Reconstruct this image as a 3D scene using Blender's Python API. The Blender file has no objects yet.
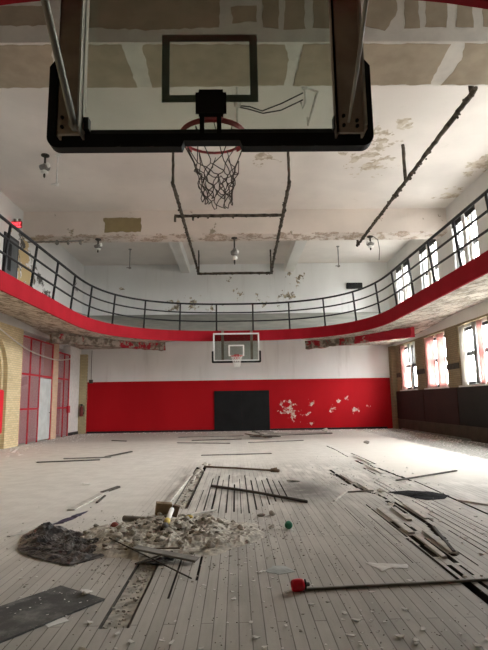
import bpy, bmesh, math, random
from mathutils import Vector, Matrix, noise as mnoise

S = bpy.context.scene
C = S.collection
PI = math.pi
rng = random.Random(7)

# ------------------------------------------------------------------ camera, sky, exposure
CAM_Z = 1.35
cam_d = bpy.data.cameras.new('camera')
cam = bpy.data.objects.new('camera', cam_d)
C.objects.link(cam)
cam_d.sensor_fit = 'VERTICAL'
cam_d.sensor_height = 24.0
cam_d.lens = 24.0 * 500.0 / 650.0
cam_d.clip_start = 0.05
cam_d.clip_end = 200
_p, _y, _r = math.radians(8.739), math.radians(1.0454), math.radians(0.9167)
_d = Vector((math.sin(_y) * math.cos(_p), math.cos(_y) * math.cos(_p), math.sin(_p)))
_r0 = Vector((math.cos(_y), -math.sin(_y), 0))
_u0 = _r0.cross(_d)
_cr = _r0 * math.cos(_r) - _u0 * math.sin(_r)
_cu = _u0 * math.cos(_r) + _r0 * math.sin(_r)
cam.matrix_world = Matrix(((_cr.x, _cu.x, -_d.x, 0), (_cr.y, _cu.y, -_d.y, 0), (_cr.z, _cu.z, -_d.z, CAM_Z), (0, 0, 0, 1)))
S.camera = cam

S.view_settings.view_transform = 'Standard'
S.view_settings.look = 'None'
S.view_settings.gamma = 1.0
S.view_settings.use_curve_mapping = False
S.view_settings.exposure = 5.45

world = bpy.data.worlds.new('overcast_sky')
S.world = world
world.use_nodes = True
_bg = world.node_tree.nodes['Background']
_wt = world.node_tree
_tc = _wt.nodes.new('ShaderNodeTexCoord'); _sx = _wt.nodes.new('ShaderNodeSeparateXYZ'); _mr = _wt.nodes.new('ShaderNodeMapRange'); _mx = _wt.nodes.new('ShaderNodeMix')
_mx.data_type = 'RGBA'
_wt.links.new(_tc.outputs['Generated'], _sx.inputs[0]); _wt.links.new(_sx.outputs[2], _mr.inputs['Value']); _wt.links.new(_mr.outputs[0], _mx.inputs[0])
_mr.inputs['From Min'].default_value = -0.05; _mr.inputs['From Max'].default_value = 0.08
_mx.inputs[6].default_value = (0.50, 0.485, 0.46, 1)      # ground and street below the horizon
_mx.inputs[7].default_value = (1.70, 1.69, 1.66, 1)       # bright overcast sky
_wt.links.new(_mx.outputs[2], _bg.inputs['Color'])
_bg.inputs['Strength'].default_value = 1.0
S.cycles.max_bounces = 14
S.cycles.diffuse_bounces = 8
S.cycles.transparent_max_bounces = 24
S.cycles.use_denoising = True
S.cycles.sample_clamp_indirect = 6.0

# room numbers (metres)
XL, XR, YN, YF, ZC = -7.4, 7.6, -1.4, 24.0, 8.1
LOWER_WIN = [(20.95, 23.0), (17.87, 20.0), (14.75, 16.87), (11.7, 13.75), (8.6, 10.65)]
LOW_Z = (1.76, 3.8)
UPPER_WIN = []
for a in (21.0, 18.0, 14.88, 11.78, 8.68, 5.58):
    UPPER_WIN += [(a + 0.98, a + 1.74), (a, a + 0.74)]
UP_Z = (5.25, 7.5)

def portal(y0, y1, z0, z1):
    l = bpy.data.lights.new('window_daylight', 'AREA')
    l.shape = 'RECTANGLE'
    l.size = y1 - y0
    l.size_y = z1 - z0
    l.cycles.is_portal = True
    o = bpy.data.objects.new('window_daylight', l)
    C.objects.link(o)
    o.matrix_world = Matrix(((0, 0, 1, XR + 0.42), (1, 0, 0, (y0 + y1) / 2), (0, 1, 0, (z0 + z1) / 2), (0, 0, 0, 1)))

for w in LOWER_WIN: portal(w[0], w[1], *LOW_Z)
for i in range(0, len(UPPER_WIN), 2):
    portal(UPPER_WIN[i + 1][0], UPPER_WIN[i][1], *UP_Z)

# ------------------------------------------------------------------ node helpers
class NT:
    def __init__(s, name):
        s.m = bpy.data.materials.new(name)
        s.m.use_nodes = True
        s.t = s.m.node_tree
        s.b = s.t.nodes['Principled BSDF']
        s.out = s.t.nodes['Material Output']
        s.b.inputs['Roughness'].default_value = 0.8
        s.b.inputs['Specular IOR Level'].default_value = 0.3
    def n(s, ty, **kw):
        x = s.t.nodes.new(ty)
        for k, v in kw.items(): setattr(x, k, v)
        return x
    def set(s, sock, v):
        if isinstance(v, bpy.types.NodeSocket): s.t.links.new(v, sock)
        elif v is not None:
            if isinstance(v, tuple) and len(v) == 3 and sock.type == 'RGBA': v = v + (1,)
            sock.default_value = v
    def pos(s): return s.n('ShaderNodeNewGeometry').outputs['Position']
    def objc(s): return s.n('ShaderNodeTexCoord').outputs['Object']
    def sep(s, v):
        x = s.n('ShaderNodeSeparateXYZ'); s.set(x.inputs[0], v); return x.outputs
    def comb(s, a, b, c=0.0):
        x = s.n('ShaderNodeCombineXYZ')
        for i, v in enumerate((a, b, c)): s.set(x.inputs[i], v)
        return x.outputs[0]
    def math(s, op, a, b=None, c=None, clamp=False):
        x = s.n('ShaderNodeMath', operation=op, use_clamp=clamp)
        for i, v in enumerate((a, b, c)):
            if v is not None: s.set(x.inputs[i], v)
        return x.outputs[0]
    def vscale(s, v, sc):
        x = s.n('ShaderNodeVectorMath', operation='MULTIPLY'); s.set(x.inputs[0], v); x.inputs[1].default_value = sc
        return x.outputs[0]
    def noise(s, v, scale, detail=4.0, rough=0.55, dist=0.0):
        x = s.n('ShaderNodeTexNoise'); s.set(x.inputs['Vector'], v)
        x.inputs['Scale'].default_value = scale; x.inputs['Detail'].default_value = detail
        x.inputs['Roughness'].default_value = rough; x.inputs['Distortion'].default_value = dist
        return x.outputs['Fac']
    def step(s, v, lo, hi):
        x = s.n('ShaderNodeMapRange', interpolation_type='SMOOTHSTEP'); s.set(x.inputs['Value'], v)
        x.inputs['From Min'].default_value = lo; x.inputs['From Max'].default_value = hi
        return x.outputs['Result']
    def mix(s, f, a, b):
        x = s.n('ShaderNodeMix', data_type='RGBA')
        s.set(x.inputs[0], f); s.set(x.inputs[6], a); s.set(x.inputs[7], b)
        return x.outputs[2]
    def blob(s, v, pt, r0, r1):
        x = s.n('ShaderNodeVectorMath', operation='DISTANCE'); s.set(x.inputs[0], v); x.inputs[1].default_value = pt
        return s.step(x.outputs['Value'], r1, r0)
    def peel(s, v, spots, nz, lo=0.0, w=0.05):
        """ragged flaked areas: noise pushed over a threshold near each (point, radius)"""
        acc = None
        for pt, r in spots:
            x = s.n('ShaderNodeVectorMath', operation='DISTANCE'); s.set(x.inputs[0], v); x.inputs[1].default_value = pt
            q = s.math('SUBTRACT', 1.0, s.math('DIVIDE', x.outputs['Value'], r))
            acc = q if acc is None else s.math('MAXIMUM', acc, q)
        t = s.math('ADD', s.math('MULTIPLY', acc, 0.42), s.math('MULTIPLY', s.math('SUBTRACT', nz, 0.5), 2.4))
        return s.math('MULTIPLY', s.step(t, lo, lo + w), s.math('GREATER_THAN', acc, -0.6))
    def bump(s, h, strength=0.3, dist=0.02):
        x = s.n('ShaderNodeBump'); x.inputs['Strength'].default_value = strength
        x.inputs['Distance'].default_value = dist; s.set(x.inputs['Height'], h)
        s.t.links.new(x.outputs[0], s.b.inputs['Normal'])
    def col(s, v): s.set(s.b.inputs['Base Color'], v)
    def rough(s, v): s.set(s.b.inputs['Roughness'], v)

def simple(name, c, rough=0.7, metal=0.0, var=0.12, scale=9.0, bump=0.1):
    k = NT(name)
    f = k.noise(k.objc(), scale, 5)
    d = tuple(x * (1 - var * 2) for x in c); l = tuple(min(1, x * (1 + var)) for x in c)
    k.col(k.mix(k.step(f, 0.3, 0.7), d, l))
    k.rough(rough); k.b.inputs['Metallic'].default_value = metal
    if bump: k.bump(f, bump, 0.01)
    return k.m

M = {}
# painted plaster with hairline stains and flaked spots
def plaster(name, c, peel=(0.34, 0.29, 0.22), thr=0.70, stain=0.85):
    k = NT(name); p = k.pos()
    big = k.noise(p, 0.35, 5); med = k.noise(p, 2.2, 8, 0.62)
    base = k.mix(k.step(big, 0.35, 0.65), tuple(x * stain for x in c), c)
    dirt = k.step(med, 0.62, 0.8)
    base = k.mix(k.math('MULTIPLY', dirt, 0.25), base, (0.45, 0.4, 0.34))
    f = k.step(med, thr, thr + 0.02)
    base = k.mix(f, base, peel)
    k.col(base); k.rough(0.75); k.bump(k.math('SUBTRACT', med, f), 0.12, 0.02)
    return k, p, base, med

k, p, base, med = plaster('ceiling_plaster', (0.80, 0.745, 0.70), thr=0.74)
# a flaked patch over the right half of the middle bay
f = k.peel(p, [((3.85, 12.1, 8.1), 0.55), ((3.75, 13.0, 8.1), 0.7), ((4.05, 13.8, 8.1), 0.6), ((4.15, 11.4, 8.1), 0.35), ((7.4, 13.6, 8.1), 0.8), ((7.4, 15.8, 8.1), 0.6), ((0.8, 13.2, 8.1), 0.4)], k.noise(p, 2.6, 8, 0.62), 0.18)
k.col(k.mix(f, base, k.mix(k.step(k.noise(p, 6, 4), 0.4, 0.6), (0.46, 0.385, 0.30), (0.62, 0.55, 0.46))))
M['ceiling'] = k.m

k, p, base, med = plaster('beam_plaster', (0.78, 0.70, 0.64), thr=0.66)
q = k.step(k.sep(p)[2], 7.42, 7.2)
nz = k.noise(p, 2.6, 8, 0.7)
f = k.step(k.math('MULTIPLY', k.math('ADD', q, 0.15), nz), 0.56, 0.62)
k.col(k.mix(f, base, k.mix(k.step(k.noise(p, 14, 3), 0.45, 0.6), (0.40, 0.32, 0.25), (0.56, 0.44, 0.37))))
M['beam'] = k.m
M['bare_gypsum'] = simple('bare_gypsum_board', (0.40, 0.335, 0.255), 0.9, var=0.06, scale=3)
M['patch_board'] = simple('ochre_bare_plaster', (0.30, 0.235, 0.125), 0.9, var=0.05, scale=3)
M['filler'] = simple('joint_filler', (0.68, 0.65, 0.605), 0.85, var=0.05, scale=3)
M['stub'] = plaster('rib_plaster', (0.78, 0.76, 0.73), thr=0.8)[0].m

# far wall: white above, glossy red band below, flaked spots
k = NT('far_wall_paint'); p = k.pos(); sx, sy, sz = k.sep(p)
big = k.noise(k.vscale(p, (1, 1, 0.4)), 0.5, 5); med = k.noise(p, 2.4, 8, 0.65)
white = k.mix(k.step(big, 0.35, 0.68), (0.74, 0.745, 0.74), (0.82, 0.825, 0.82))
streak = k.noise(k.vscale(p, (2.2, 1, 0.25)), 1.4, 5, 0.6)
white = k.mix(k.math('MULTIPLY', k.step(streak, 0.55, 0.75), 0.35), white, (0.50, 0.49, 0.47))
f = k.peel(p, [((-2.0, 24, 6.1), 0.8), ((-0.9, 24, 5.9), 0.7), ((2.6, 24, 6.4), 0.9), ((1.4, 24, 6.1), 0.7), ((3.2, 24, 7.3), 0.6), ((-2.9, 24, 6.0), 0.8), ((0.2, 24, 6.7), 0.5), ((2.7, 24, 7.6), 0.4), ((-5.5, 24, 6.9), 0.3), ((-0.4, 24, 7.4), 0.35)], k.noise(p, 3.0, 9, 0.70), 0.36)
white = k.mix(f, white, k.mix(k.step(k.noise(p, 7, 3), 0.42, 0.58), (0.16, 0.135, 0.10), (0.48, 0.41, 0.31)))
red = k.mix(k.step(big, 0.3, 0.7), (0.38, 0.004, 0.009), (0.45, 0.006, 0.012))
f2 = k.peel(p, [((2.5, 24, 1.0), 0.55), ((2.75, 24, 0.7), 0.4), ((2.2, 24, 1.1), 0.25), ((3.6, 24, 1.25), 0.28), ((3.4, 24, 0.75), 0.2), ((4.6, 24, 0.95), 0.3), ((4.9, 24, 1.3), 0.2), ((5.7, 24, 0.9), 0.26), ((5.2, 24, 1.5), 0.2), ((3.5, 24, 0.3), 0.2), ((6.2, 24, 1.1), 0.2)], k.noise(p, 4.0, 8, 0.68), 0.30)
red = k.mix(f2, red, k.mix(k.step(k.noise(p, 10, 3), 0.4, 0.6), (0.55, 0.45, 0.36), (0.78, 0.72, 0.66)))
band = k.math('LESS_THAN', sz, 2.39)
k.col(k.mix(band, white, red))
k.rough(0.7); k.b.inputs['Specular IOR Level'].default_value = 0.15; k.bump(k.math('SUBTRACT', med, k.math('ADD', f, f2)), 0.2, 0.02)
M['far_wall'] = k.m

k, p, base, med = plaster('side_wall_plaster', (0.76, 0.75, 0.73), thr=0.75)
M['side_wall'] = k.m
# upper left wall: ochre bare patch with dark ragged edges
k, p, base, med = plaster('left_wall_plaster', (0.70, 0.69, 0.67), thr=0.74)
sp1 = [((XL, 17.0, 6.35), 0.75), ((XL, 17.5, 5.9), 0.8), ((XL, 17.2, 5.5), 0.45)]
nz = k.noise(p, 1.8, 7, 0.6)
edge = k.peel(p, [(a, r * 1.5) for a, r in sp1], k.noise(p, 2.6, 8, 0.68), 0.24)
inner = k.peel(p, sp1, nz, 0.10)
f3 = k.peel(p, [((XL, 18.7, 6.0), 0.9), ((XL, 19.3, 5.6), 0.7), ((XL, 22.9, 6.6), 0.7), ((XL, 16.9, 6.9), 0.5)], k.noise(p, 2.6, 8, 0.68), 0.34)
c = k.mix(edge, base, k.mix(k.step(k.noise(p, 6, 4), 0.42, 0.52), (0.08, 0.075, 0.06), (0.36, 0.31, 0.24)))
c = k.mix(inner, c, (0.50, 0.37, 0.19))
c = k.mix(f3, c, (0.08, 0.075, 0.065))
k.col(c)
M['left_wall'] = k.m

def brick(name, c1, c2, mortar, scale, axis='yz', bump=0.4, grime=0.3):
    k = NT(name); p = k.pos(); x, y, z = k.sep(p)
    v = k.comb(y if axis == 'yz' else x, z)
    b = k.n('ShaderNodeTexBrick'); k.set(b.inputs['Vector'], v)
    k.set(b.inputs['Color1'], c1); k.set(b.inputs['Color2'], c2); k.set(b.inputs['Mortar'], mortar)
    b.inputs['Scale'].default_value = 1.0
    b.inputs['Brick Width'].default_value = 0.21; b.inputs['Row Height'].default_value = 0.072
    b.inputs['Mortar Size'].default_value = 0.007; b.inputs['Mortar Smooth'].default_value = 0.2
    n = k.noise(p, 1.3, 6)
    k.col(k.mix(k.math('MULTIPLY', k.step(n, 0.5, 0.8), grime), b.outputs['Color'], tuple(t * 0.4 for t in c1)))
    k.rough(0.85); k.bump(k.math('SUBTRACT', 1.0, b.outputs['Fac']), bump, 0.01)
    return k.m
M['yellow_brick'] = brick('yellow_brick', (0.56, 0.45, 0.26), (0.66, 0.54, 0.33), (0.40, 0.34, 0.24), 1)
M['yellow_brick_x'] = brick('yellow_brick_end', (0.42, 0.35, 0.20), (0.48, 0.40, 0.24), (0.32, 0.27, 0.18), 1, 'xz')
M['pink_brick'] = brick('salmon_brick', (0.60, 0.40, 0.27), (0.66, 0.46, 0.32), (0.50, 0.40, 0.30), 1)
# right wall: tan brick low, white plaster over it
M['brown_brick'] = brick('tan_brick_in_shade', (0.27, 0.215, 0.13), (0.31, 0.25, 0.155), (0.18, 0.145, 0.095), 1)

# soffit under the running track: flaking paint
k = NT('flaking_soffit_paint'); p = k.pos()
n1 = k.noise(p, 2.3, 10, 0.72); n2 = k.noise(p, 5.5, 8, 0.72); n3 = k.noise(p, 0.5, 3)
c = k.mix(k.step(n1, 0.42, 0.54), (0.32, 0.28, 0.23), (0.58, 0.53, 0.46))
c = k.mix(k.step(n2, 0.56, 0.66), c, (0.66, 0.62, 0.56))
c = k.mix(k.step(k.noise(p, 5.5, 9, 0.7), 0.535, 0.60), c, (0.15, 0.125, 0.10))
k.col(c); k.rough(0.95); k.bump(k.math('ADD', n1, k.math('MULTIPLY', n2, 0.6)), 1.0, 0.08)
M['soffit'] = k.m
k = NT('track_rubber'); p = k.pos()
k.col(k.mix(k.step(k.noise(p, 1.2, 6), 0.35, 0.65), (0.24, 0.245, 0.225), (0.31, 0.31, 0.28))); k.rough(0.8)
M['track'] = k.m
k = NT('red_fascia_paint'); p = k.pos(); f = k.noise(p, 2.0, 6)
k.col(k.mix(k.step(f, 0.3, 0.7), (0.29, 0.008, 0.016), (0.335, 0.010, 0.020)))
k.rough(0.8); k.b.inputs['Specular IOR Level'].default_value = 0.12; k.bump(f, 0.1, 0.02)
M['fascia'] = k.m
k = NT('red_peeling_paint'); p = k.pos(); n = k.noise(p, 2.6, 9, 0.72)
sound = k.math('MULTIPLY', k.step(k.sep(p)[0], 4.6, 5.6), 0.25)
f = k.step(k.math('ADD', k.math('SUBTRACT', n, sound), k.math('MULTIPLY', k.step(k.sep(p)[0], -4.2, -5.2), 0.10)), 0.47, 0.50)
k.col(k.mix(f, (0.36, 0.014, 0.028), k.mix(k.step(k.noise(p, 5, 6), 0.42, 0.58), (0.15, 0.12, 0.095), (0.38, 0.33, 0.28))))
k.rough(0.9); k.bump(n, 1.0, 0.08)
M['red_peel'] = k.m

# floor boards
k = NT('worn_strip_floor'); p = k.pos(); x, y, z = k.sep(p)
b = k.n('ShaderNodeTexBrick', offset=0.37, offset_frequency=3)
k.set(b.inputs['Vector'], k.comb(y, x))
k.set(b.inputs['Color1'], (0.40, 0.38, 0.345)); k.set(b.inputs['Color2'], (0.49, 0.47, 0.43)); k.set(b.inputs['Mortar'], (0.13, 0.115, 0.10))  # board tone lowered to paint in the dimmer foreground light
b.inputs['Scale'].default_value = 1.0
b.inputs['Brick Width'].default_value = 5.3; b.inputs['Row Height'].default_value = 0.078
b.inputs['Mortar Size'].default_value = 0.0036; b.inputs['Mortar Smooth'].default_value = 0.1; b.inputs['Bias'].default_value = 0.0
grain = k.noise(k.vscale(p, (26, 1.6, 1)), 1.0, 6, 0.6)
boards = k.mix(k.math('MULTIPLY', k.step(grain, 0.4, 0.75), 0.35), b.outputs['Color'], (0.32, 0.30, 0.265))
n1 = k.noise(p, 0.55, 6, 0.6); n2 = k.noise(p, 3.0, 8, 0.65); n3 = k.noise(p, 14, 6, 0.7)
dust_lit = k.mix(k.step(n2, 0.35, 0.65), (0.66, 0.63, 0.58), (0.76, 0.73, 0.68))
# dust hides joints left and far; its pale tone also paints brighter light there
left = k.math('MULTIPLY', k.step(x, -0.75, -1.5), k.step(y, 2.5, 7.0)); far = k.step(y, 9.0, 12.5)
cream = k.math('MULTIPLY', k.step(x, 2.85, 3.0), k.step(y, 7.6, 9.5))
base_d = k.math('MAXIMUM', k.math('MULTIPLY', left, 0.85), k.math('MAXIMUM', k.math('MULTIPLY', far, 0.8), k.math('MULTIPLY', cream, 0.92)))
patchy = k.math('MULTIPLY', k.math('ADD', k.math('MULTIPLY', k.step(n1, 0.42, 0.62), 0.4), k.math('MULTIPLY', k.step(k.noise(k.vscale(p, (6, 1.1, 1)), 1.0, 5), 0.42, 0.6), 0.5)), k.math('ADD', 0.3, k.math('MULTIPLY', k.step(y, 4.0, 9.0), 0.7)))  # pale dust thins toward the near end, painting in dimmer light there
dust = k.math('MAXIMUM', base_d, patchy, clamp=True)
c = k.mix(dust, boards, dust_lit)
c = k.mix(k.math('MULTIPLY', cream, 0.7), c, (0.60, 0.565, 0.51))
# grey grit strip along the right wall and scuffs
grit = k.math('MULTIPLY', k.step(k.math('ADD', x, k.math('MULTIPLY', n2, 0.7)), 5.75, 6.05), k.step(y, 4, 9))
c = k.mix(k.math('MULTIPLY', grit, 0.85), c, k.mix(k.step(n3, 0.45, 0.62), (0.11, 0.102, 0.09), (0.36, 0.34, 0.31)))
fgrit = k.math('MULTIPLY', k.step(k.math('ADD', y, k.math('MULTIPLY', n2, 2.0)), 18.6, 20.4), 0.55)
c = k.mix(fgrit, c, k.mix(k.step(n3, 0.4, 0.62), (0.27, 0.25, 0.225), (0.5, 0.47, 0.43)))
st = k.blob(k.vscale(p, (1, 0.62, 1)), (1.0, 8.0 * 0.62, 0), 0.05, 0.95)
c = k.mix(k.math('MULTIPLY', k.math('MULTIPLY', st, k.step(n2, 0.2, 0.55)), 0.95), c, (0.12, 0.11, 0.10))
specks = k.step(k.noise(p, 38, 3, 0.6), 0.68, 0.72)
c = k.mix(k.math('MULTIPLY', specks, 0.3), c, (0.2, 0.12, 0.10))
k.col(c); k.rough(0.72)
k.bump(k.math('ADD', k.math('MULTIPLY', k.math('SUBTRACT', 1.0, b.outputs['Fac']), k.math('SUBTRACT', 1.0, dust)), k.math('MULTIPLY', n3, 0.35)), 0.35, 0.012)
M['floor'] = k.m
M['subfloor'] = simple('dark_subfloor', (0.05, 0.042, 0.034), 0.9, var=0.25, scale=4)
M['board'] = simple('loose_floorboard_wood', (0.56, 0.53, 0.485), 0.75, var=0.12, scale=7)
M['dark_board'] = simple('dark_board_wood', (0.07, 0.06, 0.05), 0.8, var=0.2, scale=7)
M['grey_board'] = simple('grey_weathered_wood', (0.24, 0.225, 0.205), 0.8, var=0.15, scale=5)
M['brown_board'] = simple('brown_wood', (0.15, 0.10, 0.065), 0.8, var=0.15, scale=5)
M['rubble'] = simple('plaster_rubble', (0.53, 0.495, 0.43), 0.95, var=0.2, scale=14, bump=0.6)
M['chunk'] = simple('plaster_lump', (0.55, 0.515, 0.45), 0.95, var=0.18, scale=12, bump=0.4)
M['chunk_dark'] = simple('dark_lump', (0.27, 0.245, 0.205), 0.95, var=0.2, scale=12, bump=0.4)
M['flake'] = simple('paint_flake', (0.80, 0.785, 0.75), 0.85, var=0.06)
M['paper'] = simple('dusty_paper', (0.80, 0.79, 0.76), 0.85, var=0.05)
k = NT('black_plastic_sheet'); o_ = k.objc(); f = k.step(k.noise(o_, 9, 7, 0.7), 0.50, 0.66)
k.col(k.mix(f, (0.018, 0.018, 0.020), (0.25, 0.25, 0.245))); k.rough(k.mix(f, (0.33, 0.33, 0.33), (0.8, 0.8, 0.8))); k.b.inputs['Specular IOR Level'].default_value = 0.5; k.bump(k.noise(o_, 14, 6, 0.6), 0.5, 0.02)
M['black_plastic'] = k.m
k = NT('dark_dusty_sheet'); o_ = k.objc(); f = k.step(k.noise(o_, 5, 8, 0.7), 0.42, 0.75); g_ = k.step(k.noise(o_, 60, 4, 0.6), 0.62, 0.7)
k.col(k.mix(k.math('MULTIPLY', g_, 0.5), k.mix(f, (0.085, 0.086, 0.084), (0.24, 0.235, 0.225)), (0.4, 0.38, 0.35))); k.rough(0.8)
M['mat'] = k.m
M['black_iron'] = simple('black_rail_paint', (0.012, 0.012, 0.014), 0.5, var=0.2)
M['black_pad'] = simple('black_vinyl_pad', (0.006, 0.0063, 0.007), 0.7, var=0.2, scale=2)
M['black_cloth'] = simple('black_torn_sheet', (0.0035, 0.0035, 0.004), 0.9, var=0.3, scale=8)
M['black_cloth'].node_tree.nodes['Principled BSDF'].inputs['Specular IOR Level'].default_value = 0.08
M['black_foam'] = simple('black_edge_padding', (0.006, 0.006, 0.007), 0.7, var=0.2)
M['maroon_pad'] = simple('maroon_vinyl_pad', (0.030, 0.013, 0.012), 0.8, var=0.12, scale=1.5)
M['charcoal_pad'] = simple('charcoal_vinyl_pad', (0.017, 0.016, 0.015), 0.8, var=0.12, scale=1.5)
M['dark_wood'] = simple('dark_base_wood', (0.06, 0.047, 0.034), 0.7, var=0.15, scale=3)
M['red_pad'] = simple('red_vinyl_pad', (0.62, 0.015, 0.03), 0.5, var=0.06, scale=2)
M['red_steel'] = simple('red_painted_steel', (0.52, 0.02, 0.035), 0.5, var=0.1)
M['white_paint'] = simple('white_paint', (0.74, 0.73, 0.70), 0.6, var=0.05)
M['grey_door'] = simple('pale_grey_door_paint', (0.52, 0.54, 0.53), 0.6, var=0.06, scale=3)
M['slate_door'] = simple('slate_door_paint', (0.10, 0.105, 0.11), 0.6, var=0.1, scale=3)
M['dark_sash'] = simple('dark_sash_paint', (0.03, 0.03, 0.033), 0.6, var=0.1)
M['brown_steel'] = simple('brown_steel_channel', (0.36, 0.295, 0.25), 0.6, 0.0, var=0.12, scale=4)
M['grey_steel'] = simple('grey_galvanised_pipe', (0.30, 0.285, 0.265), 0.45, 0.5, var=0.12, scale=4)
M['pale_edge'] = simple('worn_pale_steel_edge', (0.50, 0.48, 0.45), 0.5, 0.3, var=0.1)
M['dark_rail'] = simple('dark_green_steel', (0.035, 0.042, 0.042), 0.5, 0.2, var=0.1)
M['target'] = simple('grey_green_target_line', (0.26, 0.31, 0.285), 0.6, var=0.04)
M['target_white'] = simple('white_target_line', (0.78, 0.79, 0.78), 0.6, var=0.03)
M['rim'] = simple('red_rim_enamel', (0.52, 0.085, 0.09), 0.45, 0.1, var=0.1)
M['net_dark'] = simple('dirty_net_cord', (0.10, 0.088, 0.075), 0.9, var=0.2)
M['net_white'] = simple('white_net_cord', (0.72, 0.70, 0.67), 0.9, var=0.08)
M['rust_pipe'] = simple('rusted_peeling_pipe', (0.085, 0.07, 0.052), 0.9, 0.0, var=0.35, scale=6, bump=0.8)
M['lamp_metal'] = simple('tarnished_lamp_metal', (0.26, 0.25, 0.235), 0.4, 0.5, var=0.2)
M['lamp_dark'] = simple('dark_lamp_metal', (0.07, 0.06, 0.05), 0.6, 0.3, var=0.2)
M['lamp_white'] = simple('white_porcelain', (0.75, 0.74, 0.70), 0.35, var=0.05)
M['black_box'] = simple('black_grille_box', (0.010, 0.010, 0.011), 0.6, var=0.2)
M['cable'] = simple('pale_cable', (0.70, 0.66, 0.60), 0.6, var=0.06)
M['green_ball'] = simple('green_rubber', (0.02, 0.20, 0.105), 0.5, var=0.12)
M['red_plastic'] = simple('bright_red_plastic', (0.75, 0.012, 0.035), 0.3, var=0.04)
M['card'] = simple('brown_cardboard', (0.25, 0.175, 0.10), 0.9, var=0.12)
M['yellow'] = simple('faded_yellow_card', (0.58, 0.44, 0.12), 0.8, var=0.12)
M['pinkish'] = simple('dull_red_tin', (0.36, 0.11, 0.09), 0.7, var=0.15)
M['violet'] = simple('dark_violet_film', (0.06, 0.05, 0.085), 0.5, var=0.3)
M['glassy_blue'] = simple('pale_blue_grey_film', (0.42, 0.46, 0.45), 0.4, var=0.1)
M['blind'] = simple('dark_rolled_blind', (0.030, 0.029, 0.028), 0.7, var=0.1)
M['extinguisher'] = simple('dark_red_cylinder_paint', (0.16, 0.02, 0.02), 0.35, var=0.1)

def glass_mat(name, tint, gloss=0.06):
    k = NT(name); k.t.nodes.remove(k.b)
    tr = k.n('ShaderNodeBsdfTransparent'); k.set(tr.inputs[0], tint)
    gl = k.n('ShaderNodeBsdfGlossy'); gl.inputs['Roughness'].default_value = 0.08
    mx = k.n('ShaderNodeMixShader'); mx.inputs[0].default_value = gloss
    k.t.links.new(tr.outputs[0], mx.inputs[1]); k.t.links.new(gl.outputs[0], mx.inputs[2]); k.t.links.new(mx.outputs[0], k.out.inputs[0])
    return k.m
M['board_glass'] = glass_mat('greenish_tempered_glass', (0.80, 0.845, 0.805), 0.03)
M['far_glass'] = glass_mat('dusty_tempered_glass', (0.72, 0.76, 0.74), 0.05)
M['pane'] = glass_mat('window_pane_glass', (0.97, 0.98, 0.98), 0.03)

def cloth_mat(name, c, trans=0.6):
    k = NT(name); k.t.nodes.remove(k.b); o = k.objc()
    v = k.mix(k.step(k.noise(o, 2.0, 5), 0.35, 0.65), tuple(x * 0.86 for x in c), c)
    d = k.n('ShaderNodeBsdfDiffuse'); t = k.n('ShaderNodeBsdfTranslucent')
    k.set(d.inputs[0], v); k.set(t.inputs[0], v)
    mx = k.n('ShaderNodeMixShader'); mx.inputs[0].default_value = trans
    k.t.links.new(d.outputs[0], mx.inputs[1]); k.t.links.new(t.outputs[0], mx.inputs[2]); k.t.links.new(mx.outputs[0], k.out.inputs[0])
    return k.m
M['pink_cloth'] = cloth_mat('faded_pink_sheer', (0.72, 0.50, 0.48), 0.45)
M['white_cloth'] = cloth_mat('pale_sheer', (0.72, 0.70, 0.67), 0.3)
M['grey_cloth'] = cloth_mat('grey_sheer', (0.52, 0.53, 0.53), 0.3)

# maroon expanded-metal screen: holes are real transparency of the mesh sheet
k = NT('maroon_wire_screen'); p = k.pos(); x, y, z = k.sep(p)
a = k.math('ABSOLUTE', k.math('SUBTRACT', k.math('FRACT', k.math('MULTIPLY', k.math('ADD', y, z), 17.0)), 0.5))
b2 = k.math('ABSOLUTE', k.math('SUBTRACT', k.math('FRACT', k.math('MULTIPLY', k.math('SUBTRACT', y, z), 17.0)), 0.5))
hole = k.math('MULTIPLY', k.math('LESS_THAN', a, 0.36), k.math('LESS_THAN', b2, 0.36))
k.col((0.46, 0.25, 0.26))
tr = k.n('ShaderNodeBsdfTransparent'); mx = k.n('ShaderNodeMixShader')
k.set(mx.inputs[0], hole); k.t.links.new(k.b.outputs[0], mx.inputs[1]); k.t.links.new(tr.outputs[0], mx.inputs[2]); k.t.links.new(mx.outputs[0], k.out.inputs[0])
M['screen'] = k.m

k = NT('exit_sign_red_light'); k.col((0.9, 0.03, 0.04))
k.set(k.b.inputs['Emission Color'], (1.0, 0.06, 0.08)); k.b.inputs['Emission Strength'].default_value = 0.11
M['exit_light'] = k.m
M['exit_face'] = simple('exit_sign_face', (0.45, 0.06, 0.06), 0.5, var=0.04)

# ------------------------------------------------------------------ mesh helpers
def obj(name, bm, mat, parent=None, smooth=False, loc=None):
    me = bpy.data.meshes.new(name)
    bm.normal_update(); bm.to_mesh(me); bm.free()
    if smooth:
        for f in me.polygons: f.use_smooth = True
    for m_ in (mat if isinstance(mat, list) else [mat]): me.materials.append(m_)
    o = bpy.data.objects.new(name, me); C.objects.link(o)
    if parent is not None:
        o.parent = parent
        o.location = -Vector(parent.location) if loc is None else loc   # part geometry is given in world metres
    elif loc is not None: o.location = loc
    return o

def tag(o, label, cat, group=None, kind=None):
    o['label'] = label; o['category'] = cat
    if group: o['group'] = group
    if kind: o['kind'] = kind
    return o

def struct(name, bm, mat, parent=None, smooth=False):
    o = obj(name, bm, mat, parent, smooth)
    o['kind'] = 'structure'
    return o

def thing(name, label, cat, loc=(0, 0, 0), group=None):
    o = bpy.data.objects.new(name, None); C.objects.link(o); o.location = loc
    return tag(o, label, cat, group)

def NB(): return bmesh.new()

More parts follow.
